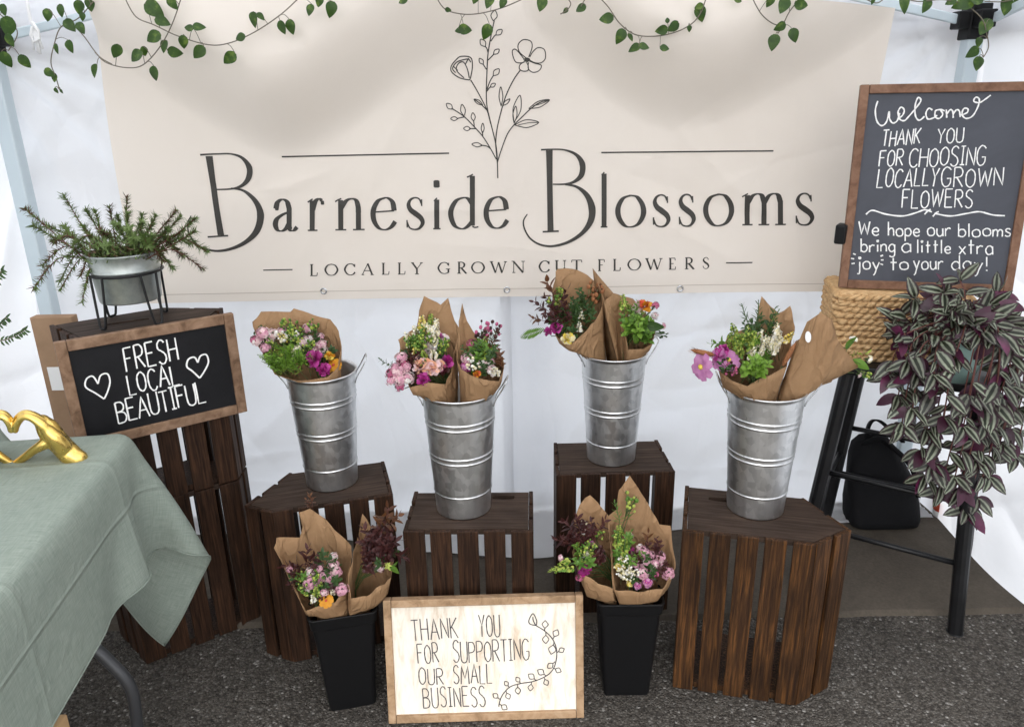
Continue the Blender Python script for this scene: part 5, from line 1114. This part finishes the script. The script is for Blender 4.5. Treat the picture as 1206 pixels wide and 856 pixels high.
ends = [(1058, 465, -.04), (1048, 440, -.02), (1062, 500, -.05), (1075, 480, -.08), (1092, 505, -.06), (1085, 530, -.05), (1100, 545, -.06), (1108, 575, -.06), (1125, 560, -.08), (1138, 598, -.07), (1150, 540, -.07), (1165, 560, -.05), (1178, 520, -.04), (1190, 505, -.03), (1196, 450, -.0), (1200, 480, -.02), (1186, 430, .0), (1160, 500, -.09), (1135, 500, -.1), (1112, 490, -.1), (1080, 440, -.08), (1100, 440, -.1), (1158, 455, -.09), (1175, 470, -.07),
        (1062, 395, -.04), (1056, 378, -.0), (1090, 372, .0), (1078, 352, .0), (1112, 345, -.01), (1130, 330, -.0), (1165, 360, .0), (1180, 385, .0), (1120, 370, -.04), (1188, 410, -.02), (1105, 360, .03), (1172, 345, .02), (1075, 385, .0), (1155, 395, .04), (1070, 425, -.06), (1195, 535, -.03), (1130, 575, -.07), (1150, 585, -.06), (1090, 560, -.05), (1140, 470, -.1), (1185, 480, -.05)]
for px, py, dy in ends:
    e = tip(px, py, dy); s_ = topc + Vector((rng.uniform(-.045, .045), rng.uniform(-.045, .035), rng.uniform(-.01, .02)))
    if e.z > topc.z - .03: mid = s_.lerp(e, .5) + Vector((0, 0, .03)); vine([s_, mid, e])
    else:
        rimp = topc + Vector((e.x - topc.x, e.y - topc.y - .02, 0)).normalized() * .085 + Vector((0, 0, .025)); k1 = rimp.lerp(e, .45) + Vector(((e.x - topc.x) * .25, -.012, .01)); vine([s_, rimp, k1, e], .027)
for _ in range(38):
    a = rng.random() * 6.28; ph = rng.random() ** .6 * 1.35; r_ = rng.uniform(.07, .125); c = topc + Vector((math.cos(a) * math.sin(ph) * r_ * 1.25, math.sin(a) * math.sin(ph) * r_ * .9, math.cos(ph) * r_ * .95 - .01)); strip_leaf(c, Vector((math.cos(a), math.sin(a) - .4, rng.uniform(-.6, .5))), rng.uniform(.045, .075))
part(lf, 'foliage', ['stripe', 'purpleleaf'], pl); part(sm, 'stems', 'redstem', pl)

# ------------------------------------------------------------------ black bag and bottle on the concrete behind the stool
bc = Vector((1.335, 2.405, .015)); bg = thing('drawstring_bag', 'black fabric bag with a top loop, slumped on the concrete behind the stool', 'bag', bc)
mb = MB(); n = 36; prof = [(.0, .112, .055), (.006, .122, .062), (.03, .126, .066), (.09, .124, .064), (.15, .12, .06), (.21, .114, .054), (.26, .104, .046), (.30, .088, .035), (.325, .062, .022), (.335, .03, .01)]
vs = []
for k, (z, a, b) in enumerate(prof):
    for j in range(n):
        t_ = 2 * math.pi * j / n; ct, s2 = math.cos(t_), math.sin(t_); h_ = z / .335; e_ = .42 + .4 * h_
        x = math.copysign(abs(ct) ** e_, ct) * a - .048 * h_ ** 1.6
        p = Vector((x, math.copysign(abs(s2) ** e_, s2) * b + .045 * h_, z - max(0, x + .02) * .75 * h_ ** 2))
        p += Vector((nz(p, 8, 2), nz(p, 8, 5), nz(p, 8, 8) * .5)) * .02 * min(1, z * 20); vs.append(bc + p)
mb.add(vs, [(k * n + j, k * n + (j + 1) % n, (k + 1) * n + (j + 1) % n, (k + 1) * n + j) for k in range(len(prof) - 1) for j in range(n)] + [list(range(n))[::-1], [(len(prof) - 1) * n + j for j in range(n)]], smooth=True)
part(mb, 'bag_body', 'nylon', bg)
mb = MB(); tp = [at_y(*q, 2.43) for q in ((1048, 518), (1033, 523), (1022, 511), (1026, 497), (1036, 496), (1050, 508), (1064, 521))]
P = catmull(tp, 6); vs = []
for p in map(Vector, P): vs += [p + Vector((0, -.010, .005)), p + Vector((0, .012, -.004))]
mb.add(vs, [(2 * i, 2 * i + 1, 2 * i + 3, 2 * i + 2) for i in range(len(P) - 1)], smooth=True); ob = part(mb, 'loop_handle', 'nylon', bg, solid=.006)
mb = MB(); P = catmull([bc + Vector((-.10, .02, .30)), bc + Vector((-.05, .0, .335)), bc + Vector((.0, -.01, .30)), bc + Vector((.06, -.035, .235)), bc + Vector((.09, -.055, .13))], 6); mb.tube(P, .009, 7); part(mb, 'strap', 'nylon', bg)
wb = at_y(1106, 616, 2.44); wb.z = .014
bo = thing('drink_bottle', 'small pale bottle with a red band, half hidden behind the black bag', 'bottle', wb)
mb = MB(); mb.lathe([(0, .002), (.026, 0), (.028, .004), (.028, .10), (.025, .118), (.014, .135), (.013, .15), (0, .15)], 24, wb); part(mb, 'bottle_body', 'label', bo)
mb = MB(); mb.lathe([(.0284, .025), (.0288, .026), (.0288, .06), (.0284, .061)], 24, wb); part(mb, 'band', 'red', bo)

# ------------------------------------------------------------------ table, draped linen cloth (hung by a small cloth solver), carton, sculpture
TZ = .762; C0 = Vector((-.905, 1.665, 0)); ea = Vector((.993, .117, 0)).normalized(); eb = Vector((-ea.y, ea.x, 0))
def TP(a, b, z): p = C0 + ea * a + eb * b; return Vector((p.x, p.y, z))
tb = thing('folding_table', 'folding table with curved dark metal legs, under the sage green cloth', 'table', TP(-.35, -.7, 0))
mb = MB(); mb.quadbox(TP(-.75, -1.75, TZ - .045), TP(-.022, -1.75, TZ - .045), TP(-.022, -.022, TZ - .045), TP(-.75, -.022, TZ - .045), Vector((0, 0, .038))); bevel(part(mb, 'tabletop', 'label', tb), .01, 3)
def lg(pts):
    mb = MB(); mb.tube(catmull(pts, 8), .0135, 12); part(mb, 'leg', 'leg', tb)
f0 = at_y(163, 868, 1.405); k0 = at_y(155, 812, 1.40); k1 = at_y(127, 777, 1.40); k2 = at_y(98, 752, 1.40)
dn = (k2 - k1).normalized()
lg([(f0.x + .004, f0.y + .01, 0.0), (f0.x + .002, f0.y + .005, .05), f0, k0, k1, k2, k2 + dn * .12, k2 + dn * .30 + Vector((0, 0, .03)), Vector((k2.x - .32, k2.y - .02, TZ - .05))])
lg([TP(-.62, -.30, 0), TP(-.62, -.30, .25), TP(-.62, -.31, TZ - .05)]); lg([TP(-.12, -1.5, 0), TP(-.14, -1.5, .3), TP(-.2, -1.5, TZ - .05)]); lg([TP(-.62, -1.5, 0), TP(-.62, -1.5, TZ - .05)])
def drape():
    st_ = .022; a0, a1, b0, b1 = -.62, .285, -1.15, .47
    na = int((a1 - a0) / st_) + 1; nb = int((b1 - b0) / st_) + 1
    A, B = np.meshgrid(np.linspace(a0, a1, na), np.linspace(b0, b1, nb), indexing='ij')
    X = np.stack([A, B, np.full_like(A, .004)], -1); rs = np.random.RandomState(3); X[..., 2] += rs.rand(na, nb) * .002
    pin = np.zeros((na, nb), bool); pin[0, :] = True; pin |= (A < -.05) & (B < -.05); V = np.zeros_like(X); X0 = X.copy()
    ha, hb = (a1 - a0) / (na - 1), (b1 - b0) / (nb - 1); w = np.where(pin, 0., 1.)[..., None]
    def con(sl1, sl2, L, k):
        p, q = X[sl1], X[sl2]; d = q - p; ln_ = np.linalg.norm(d, axis=-1, keepdims=True) + 1e-9; w1, w2 = w[sl1], w[sl2]; ws = w1 + w2; ws = np.where(ws == 0, 1, ws)
        c = d / ln_ * (ln_ - L) * k; X[sl1] = p + c * w1 / ws; X[sl2] = q - c * w2 / ws
    s = slice
    def pairs(ax, o):
        n_ = (na, nb)[ax]; i = [s(None), s(None)]; j = [s(None), s(None)]; m_ = (n_ - o) // 2 * 2
        i[ax] = s(o, o + m_, 2); j[ax] = s(o + 1, o + m_ + 1, 2); return tuple(i), tuple(j)
    dg = math.hypot(ha, hb); dt = .012
    for itn in range(520):
        V *= .985; V[..., 2] -= 9.8 * dt * w[..., 0]
        if itn < 60: V[..., 0] += .1 * dt * (A > 0); V[..., 1] += .1 * dt * (B > 0)
        old = X.copy(); X = X + V * dt * w
        for _ in range(14):
            for o in (0, 1): con(*pairs(0, o), ha, 1); con(*pairs(1, o), hb, 1)
            con((s(0, -1), s(0, -1)), (s(1, None), s(1, None)), dg, .35); con((s(1, None), s(0, -1)), (s(0, -1), s(1, None)), dg, .35)
            con((s(0, -4), s(None)), (s(4, None), s(None)), 4 * ha, .03); con((s(None), s(0, -4)), (s(None), s(4, None)), 4 * hb, .03)
            # the tabletop is solid, with a rounded edge
            x, y, z = X[..., 0], X[..., 1], X[..., 2]; r_ = .012
            ins = (x < 0) & (y < 0) & (z < .002) & (z > -.60)
            da, db = -x, -y; top_ = ins & (z > -.02)
            X[..., 2] = np.where(top_, .002, X[..., 2])
            sd = ins & ~top_; sa_ = sd & (da <= db); sb_ = sd & (da > db)
            X[..., 0] = np.where(sa_, .002, X[..., 0]); X[..., 1] = np.where(sb_, .002, X[..., 1])
            X[..., 2] = np.maximum(X[..., 2], .02 - TZ)
        V = (X - old) / dt
    return X, na, nb, A, B
X, na, nb, A_, B_ = drape()
mb = MB(); vs = [TP(*X[i, j][:2], TZ + X[i, j][2]) for i in range(na) for j in range(nb)]; uv = [(A_[i, j], B_[i, j]) for i in range(na) for j in range(nb)]
mb.add(vs, [(i * nb + j, (i + 1) * nb + j, (i + 1) * nb + j + 1, i * nb + j + 1) for i in range(na - 1) for j in range(nb - 1)], 0, uv, True)
cl = thing('tablecloth', 'sage green linen cloth draped over the folding table, its corner hanging in a fold', 'tablecloth', TP(0, 0, TZ))
ob = part(mb, 'cloth_sheet', 'linen', cl, solid=.0016); sd = ob.modifiers.new('smooth', 'SUBSURF'); sd.levels = 1; sd.render_levels = 1
he = MB()
edge = [X[na - 1, j] for j in range(nb)]; he.tube([TP(*p[:2], TZ + p[2]) for p in edge], .0022, 5)
edge = [X[i, nb - 1] for i in range(na)]; he.tube([TP(*p[:2], TZ + p[2]) for p in edge], .0022, 5)
part(he, 'hem', 'linen', cl)

# gold heart-hands sculpture
def gold_hands():
    Y = 1.50; base = at_z(88, 541, TZ + .004); Y = base.y; bm_ = MB(); k = FPX / ((base - EYE).dot(FW)); mir = 15.5
    def pt(px, py, dy): return at_y(px, py, Y + dy)
    def chain(c, sgn):
        P = [pt(mir + (q[0] - mir) * sgn + (0 if sgn > 0 else 0), q[1], q[2]) for q in c]; Pr = catmull([(*p, q[3] / k) for p, q in zip(P, c)], 6)
        bm_.tube([q[:3] for q in Pr], [q[3] for q in Pr], 14)
        bm_.ball(Pr[-1][:3], Pr[-1][3], 10, 8); bm_.ball(Pr[0][:3], Pr[0][3], 10, 8)
    for sgn in (1, -1):
        chain([(92, 540, 0, 11), (84, 536, 0, 12.5), (72, 524, 0, 12), (62, 513, 0, 12.5), (55, 503, 0, 11.5), (50, 497, 0, 9)], sgn)
        chain([(74, 526, -.010, 10), (66, 517, -.018, 9), (56, 507, -.022, 7)], sgn); chain([(74, 524, .012, 10), (66, 514, .018, 9), (55, 503, .022, 7)], sgn)
        for i, (dy, ox, oy) in enumerate(((-.027, 0, 3), (-.009, -1, 0), (.009, -2, -1), (.027, 0, -1))):
            chain([(60, 510 + oy, dy * .8, 6.5), (49, 497 + oy, dy * .95, 5.6), (37, 489 + oy, dy, 4.5), (27, 488 + oy, dy, 4.1), (20 + ox * .5, 496 + oy, dy * .96, 3.9), (18, 505 + oy * .6, dy * .92, 3.4)], sgn)
        chain([(60, 518, -.006, 8.5), (50, 524, -.014, 6.5), (40, 530, -.014, 5.2), (31, 537, -.012, 4.8), (22, 543, -.008, 4.2), (17.5, 546, -.006, 3.6)], sgn)
    gh = thing('hands_sculpture', 'gold sculpture of two hands forming a heart, on the green cloth', 'sculpture', Vector((base.x, base.y, TZ)))
    ob = part(bm_, 'hands', 'gold', gh)
    md = ob.modifiers.new('one_surface', 'REMESH'); md.mode = 'VOXEL'; md.voxel_size = .0019; md.use_smooth_shade = True
    sm_ = ob.modifiers.new('soften', 'SMOOTH'); sm_.factor = .5; sm_.iterations = 4
gold_hands()

# cardboard carton by the left wall, small carton under the table
ct = thing('cardboard_carton', 'tall flat brown cardboard carton with a white label, standing behind the stacked crates', 'carton', (-1.40, 2.25, .0))
a, b = at_y(39, 374, 2.17), at_y(80, 372, 2.17); H_ = a.z; x0, x1 = a.x - .012, b.x + .008
mb = MB(); mb.quadbox((x0, 2.17, .016), (x1, 2.17, .016), (x1, 2.205, .016), (x0, 2.205, .016), Vector((0, 0, H_ - .016))); bevel(part(mb, 'carton_body', 'card', ct), .003)
mb = MB(); p = at_y(67, 446, 2.168); mb.box((p.x, 2.1685, p.z), (.045, .002, .075)); part(mb, 'shipping_label', 'label', ct)
q = [at_z(px, py, .285) for px, py in ((30, 842), (79, 840), (84, 862))]
kb = thing('cardboard_box', 'small pale cardboard box on the asphalt under the green cloth', 'box', (q[1].x, q[1].y, 0))
e = (q[1] - q[0]).normalized(); g = Vector((e.y, -e.x, 0)); TR_ = q[1]; TLx = TR_ - e * .30
mb = MB(); mb.quadbox(*[Vector((p.x, p.y, .002)) for p in (TLx, TLx + g * .24, TR_ + g * .24, TR_)], Vector((0, 0, .283))); bevel(part(mb, 'box_body', 'card_pale', kb), .003)
mb = MB(); mid = g * .12; mb.quadbox(*[p + Vector((0, 0, .0012)) for p in (TLx + g * .095, TLx + g * .145, TR_ + g * .145, TR_ + g * .095)], Vector((0, 0, .001))); part(mb, 'packing_tape', 'card', kb)

# ------------------------------------------------------------------ planter with wire stand on the crate stack
zc0 = ZS + .0; pcx = at_z(150, 384, ZS) ; pcx = Vector((pcx.x + .0, pcx.y + .045, ZS))
pn = thing('tub_planter', 'galvanised tub planter in a black wire stand, on top of the stacked crates', 'planter', pcx)
zb_ = ZS + .060; RP = .083
mb = MB(); mb.lathe([(0, .002), (RP * .86, 0), (RP * .88, .004), (RP * .955, .074), (RP * .985, .077), (RP * .985, .081), (RP * .965, .084), (RP * 1.0, .117), (RP * 1.03, .120), (RP * 1.0, .123), (RP * .97, .119), (RP * .9, .10), (0, .098)], 48, (pcx.x, pcx.y, zb_)); part(mb, 'tub', 'zinc_pot', pn)
mb = MB(); mb.lathe([(0, .108), (RP * .94, .104)], 24, (pcx.x, pcx.y, zb_)); part(mb, 'soil', 'soil', pn)
mb = MB(); RR = RP * 1.035; ring = [(pcx.x + RR * math.cos(t_), pcx.y + RR * math.sin(t_), zb_ + .073) for t_ in [2 * math.pi * i / 48 for i in range(49)]]; mb.tube(ring, .0032, 6, cap=False); part(mb, 'support_ring', 'blackm', pn)
for a0 in (-118, -28, 62, 152):
    mb = MB(); pts = []
    for da, z, rr in ((-15, zb_ + .073, RR), (-11, ZS + .06, RR * 1.03), (-7, ZS + .012, RR * 1.06), (-3.5, ZS + .0036, RR * 1.065), (0, ZS + .0036, RR * 1.065), (3.5, ZS + .0036, RR * 1.065), (7, ZS + .012, RR * 1.06), (11, ZS + .06, RR * 1.03), (15, zb_ + .073, RR)):
        pts.append((pcx.x + rr * math.cos(R(a0 + da)), pcx.y + rr * math.sin(R(a0 + da)), z))
    mb.tube(catmull(pts, 5), .0032, 6); part(mb, 'leg', 'blackm', pn)
lf = MB(); sm = MB(); rg = random.Random(8); top_ = Vector((pcx.x, pcx.y, zb_ + .106)); YPn = pcx.y
tips = [(31, 243, 0), (77, 231, .02), (100, 246, .02), (128, 240, .03), (149, 231, .03), (168, 250, .02), (204, 244, .0), (228, 257, .0), (246, 297, -.01), (237, 312, -.02), (38, 336, -.02), (70, 341, -.04), (95, 357, -.06), (52, 308, -.02), (42, 268, .0), (215, 268, .02), (205, 310, -.03), (112, 252, -.02), (165, 258, -.02), (186, 253, .01), (88, 288, -.04), (60, 285, .01), (190, 300, -.05), (215, 300, .0), (225, 285, .03), (136, 262, -.03), (152, 268, -.05), (180, 275, -.03), (75, 262, .03), (108, 278, .04), (92, 320, -.06), (68, 325, .0), (200, 285, .04), (120, 270, -.05), (160, 280, -.06), (140, 255, .05), (178, 262, .05), (98, 265, .0), (56, 262, .03), (210, 256, .03), (82, 305, -.05), (100, 338, -.07), (232, 272, -.02), (195, 268, .0), (172, 288, -.06), (128, 285, -.07), (148, 246, .0)]
for px, py, dy in tips:
    e_ = at_y(px + rg.uniform(-3, 3), py + rg.uniform(-3, 3), YPn + dy); s_ = top_ + Vector(((e_.x - top_.x) * .35, rg.uniform(-.05, .05), 0)); s_.x = max(top_.x - RP * .85, min(top_.x + RP * .85, s_.x))
    m1 = s_.lerp(e_, .5) + Vector((0, 0, .035 if e_.z < top_.z + .05 else .0)); P = catmull([s_, m1, e_ + Vector((0, 0, rg.uniform(-.012, .004)))], 18); red = rg.random() < (.5 if px > 185 or px < 70 else .18); sm.tube(P, .0014, 5)
    for i in range(2, len(P)):
        t_ = i / len(P)
        for _ in range(2 if t_ < .6 else 6):
            tg = (Vector(P[i]) - Vector(P[i - 1])).normalized(); a = rg.random() * 6.28; e1 = tg.orthogonal().normalized(); e2 = tg.cross(e1)
            d = (e1 * math.cos(a) + e2 * math.sin(a)) + tg * rg.uniform(.2, 1.0); lf.leaf(P[i], d, tg, rg.uniform(.010, .021), .0034, 1 if red and rg.random() < .6 else 0, rg.uniform(-.2, .3), .3, 'needle', 3)
for _ in range(800):
    a = rg.random() * 6.28; r_ = RP * rg.random() ** .5 * 1.05; c = top_ + Vector((math.cos(a) * r_, math.sin(a) * r_, rg.uniform(-.004, .07) * (1.1 - r_ / RP * .5)))
    lf.leaf(c, (rg.uniform(-1, 1), rg.uniform(-1, 1), rg.uniform(-.1, 1.1)), (0, -.3, 1), rg.uniform(.012, .022), .004, 1 if rg.random() < .25 else 0, rg.uniform(-.2, .3), .3, 'needle', 3)
part(lf, 'foliage', ['sedum', 'sedum_red'], pn); part(sm, 'stems', 'redstem', pn)

# leafy twigs reaching in from a jar at the left edge of the table
jr = at_y(-62, 470, 1.45); jr.z = TZ + .003
ep = thing('leafy_twigs', 'dark leafy twigs leaning in at the left edge, above the gold sculpture', 'plant', jr)
mb = MB(); mb.lathe([(0, .0), (.04, 0), (.045, .02), (.042, .10), (.034, .12), (.036, .13), (.032, .13), (.03, .11), (0, .10)], 28, jr); part(mb, 'jar', 'teal', ep)
lf = MB(); sm = MB()
for tpx, sy in (((30, 388), 8), ((2, 318), 3), ((8, 374), 5)):
    e_ = at_y(*tpx, 1.47); s_ = jr + Vector((0, 0, .12)); m1 = s_.lerp(e_, .4) + Vector((-.01, 0, .07)); m2 = s_.lerp(e_, .8) + Vector((0, 0, .02)); P = catmull([s_, m1, m2, e_], 9); sm.tube(P, .0014, 5)
    for i in range(6, len(P)):
        for s in (-1, 1):
            lf.leaf(P[i], Vector((.75, -.2, s * .9)) + Vector((rg.uniform(-.3, .3),) * 3), (0, -1, .3), rg.uniform(.009, .014), .0045, 0, .3, .2, 'lens', 4)
part(lf, 'foliage', 'dgreen', ep); part(sm, 'stems', 'ivy_stem', ep)

# ------------------------------------------------------------------ ivy garlands along the top
def garland(label, strands, leaves, Y):
    a = at_y(*strands[0][0], Y); g_ = thing('ivy_garland', label, 'garland', a, 'ivy garlands along the tent top'); lf = MB(); sm = MB(); rg = random.Random(len(leaves) * 7 + int(strands[0][0][0]))
    allp = []
    for s in strands:
        P = catmull([at_y(px, py, Y + .008 * math.sin(px * .09)) for px, py in s], 8); sm.tube(P, .0016, 5); allp += [Vector(p) for p in P]
    for q in leaves:
        px, py = q[:2]; sz = q[2] if len(q) > 2 else 1; c = at_y(px, py, Y - rg.uniform(.0, .02)); L = .0375 * sz * rg.uniform(.92, 1.1)
        near = min(allp, key=lambda p: (p - c).length); d = Vector((rg.uniform(-.6, .6), rg.uniform(-.3, .1), -1)) if len(q) < 4 else RT * q[3][0] - UP * q[3][1]
        d = d.normalized(); b = c - d * L * .5; up = Vector((rg.uniform(-.55, .55), -1, rg.uniform(-.1, .6)))
        lf.leaf(b, d, up, L, L * .86, 0, rg.uniform(.1, .4), rg.uniform(.08, .3), 'heart', 8)
        if (near - b).length < .2: sm.tube(catmull([near, (near + b) / 2 + Vector((0, 0, .006)), b], 4), .001, 4)
    part(sm, 'vine', 'ivy_stem', g_); part(lf, 'leaves', 'ivy', g_)
garland('ivy garland at the upper left corner, over the white sidewall and tent pole', [[(-10, 10), (20, 36), (10, 60)], [(110, 2), (92, 22), (72, 32), (64, 52), (60, 74), (66, 92), (70, 106)], [(80, 24), (98, 42), (116, 66), (132, 76)]],
  [(56, 18), (71, 13), (93, 9, 1.1), (106, 6, .9), (82, 30, 1.1, (.8, .9)), (95, 33, .9, (.5, 1)), (97, 20, .6), (66, 58, .8), (82, 55, 1.05), (29, 73, 1.05), (58, 86, .9, (1, .7)), (64, 92, .7), (111, 84, 1.1), (66, 107, .45), (72, 108, .35), (9, 32, 1.5), (12, 48, 1.0), (7, 71, 1.15), (4, 12, .8)], 2.36)
garland('ivy garland draped across the top left of the banner', [[(112, 62), (125, 74), (148, 80), (168, 77), (188, 56), (203, 28), (214, -4)], [(146, -4), (160, 20), (182, 30), (210, 43), (245, 53), (270, 51), (300, 38), (330, 18), (352, -2)]],
  [(181, 11, 1.5, (.9, .7)), (191, 25, 1.1, (1, .4)), (203, 4, 1.0), (180, 44, 1.3, (-1, .5)), (193, 55, 1.0), (206, 62, 1.1, (1, .2)), (216, 50, .95), (137, 61, 1.0), (159, 66, 1.15, (-1, .5)), (170, 61, .7), (181, 87, 1.15), (234, 62, 1.1, (-.7, .8)), (222, 33, .75, (-1, -.2)), (234, 31, .85, (.9, -.2)), (270, 69, 1.2, (-.7, .7)), (282, 44, .8, (-1, .2)), (298, 24, 1.1), (307, 19, .7, (.9, .6)), (332, 33, 1.0), (342, 32, 1.0), (365, 12, .8, (-.4, 1)), (376, 2, .8), (390, 11, 1.1, (-.2, 1))], 2.27)
garland('ivy garland looped above the drawn flower at the middle of the banner', [[(512, -6), (524, 11), (545, 17), (566, 16), (590, 10), (614, 0), (630, -8)], [(664, -6), (672, 4), (668, 12), (660, 17)], [(692, -6), (684, 8)]],
  [(474, 1, .7, (-1, .1)), (548, 35, 1.1, (1, .1)), (541, 36, .7, (-1, .1)), (573, 38, 1.1), (576, 2, 1.0), (592, 4, .8, (-.5, 1)), (638, 5, 1.0), (666, 13, .5, (-.8, .8)), (684, 10, .8, (-1, .6)), (528, 12, .5, (1, .2)), (560, -2, .9)], 2.27)
garland('ivy garland hanging right of centre over the banner, with a long loop', [[(702, -6), (716, 8), (730, 28), (748, 41), (772, 43), (796, 38), (815, 28), (826, 14), (832, -4)]],
  [(714, 22, 1.15, (-1, .1)), (731, 43, 1.15, (-.4, .9)), (743, 44, .7, (.6, .7)), (747, 56, .9, (-1, .3)), (759, 55, .8, (1, .0)), (783, 57, .75, (1, .1)), (779, 36, .9, (-1, .2)), (793, 32, 1.0, (-.6, .5)), (786, 24, .5, (-.1, -1)), (825, 16, 1.1, (.2, 1)), (823, 8, .7, (-1, .4)), (812, 34, .5)], 2.27)
garland('short ivy sprig hanging over the top right of the banner', [[(884, -6), (896, 16), (910, 28), (922, 31)], [(946, -6), (930, 14), (922, 30), (916, 40)], [(1014, -4), (1032, 4), (1044, -4)]],
  [(907, 2, .9), (923, 7, 1.3, (-.4, .9)), (944, 6, 1.0, (1, .1)), (919, 32, .9, (-.9, .6)), (935, 42, 1.1, (.3, 1)), (911, 50, 1.15, (-.3, 1)), (870, 0, .7, (1, .1)), (1028, 2, .5)], 2.27)
garland('ivy garland at the upper right corner, around the black pole bracket', [[(1052, -6), (1080, 2), (1110, 0), (1136, 6), (1156, 22), (1162, 40), (1164, 56), (1158, 68)], [(1160, 2), (1184, 2), (1212, -6)]],
  [(1066, 4, 1.6), (1091, 6, 1.25, (-.3, 1)), (1136, 3, 1.5, (-1, .2)), (1152, 0, 1.2, (1, .1)), (1160, 32, 1.35), (1146, 62, 1.2, (-.8, .7)), (1152, 75, 1.15, (-.1, 1)), (1153, 50, .8, (0, 1)), (1185, 8, 1.3, (-.1, 1)), (1197, 1, .6), (1120, 2, .9, (-.6, .3))], 2.36)
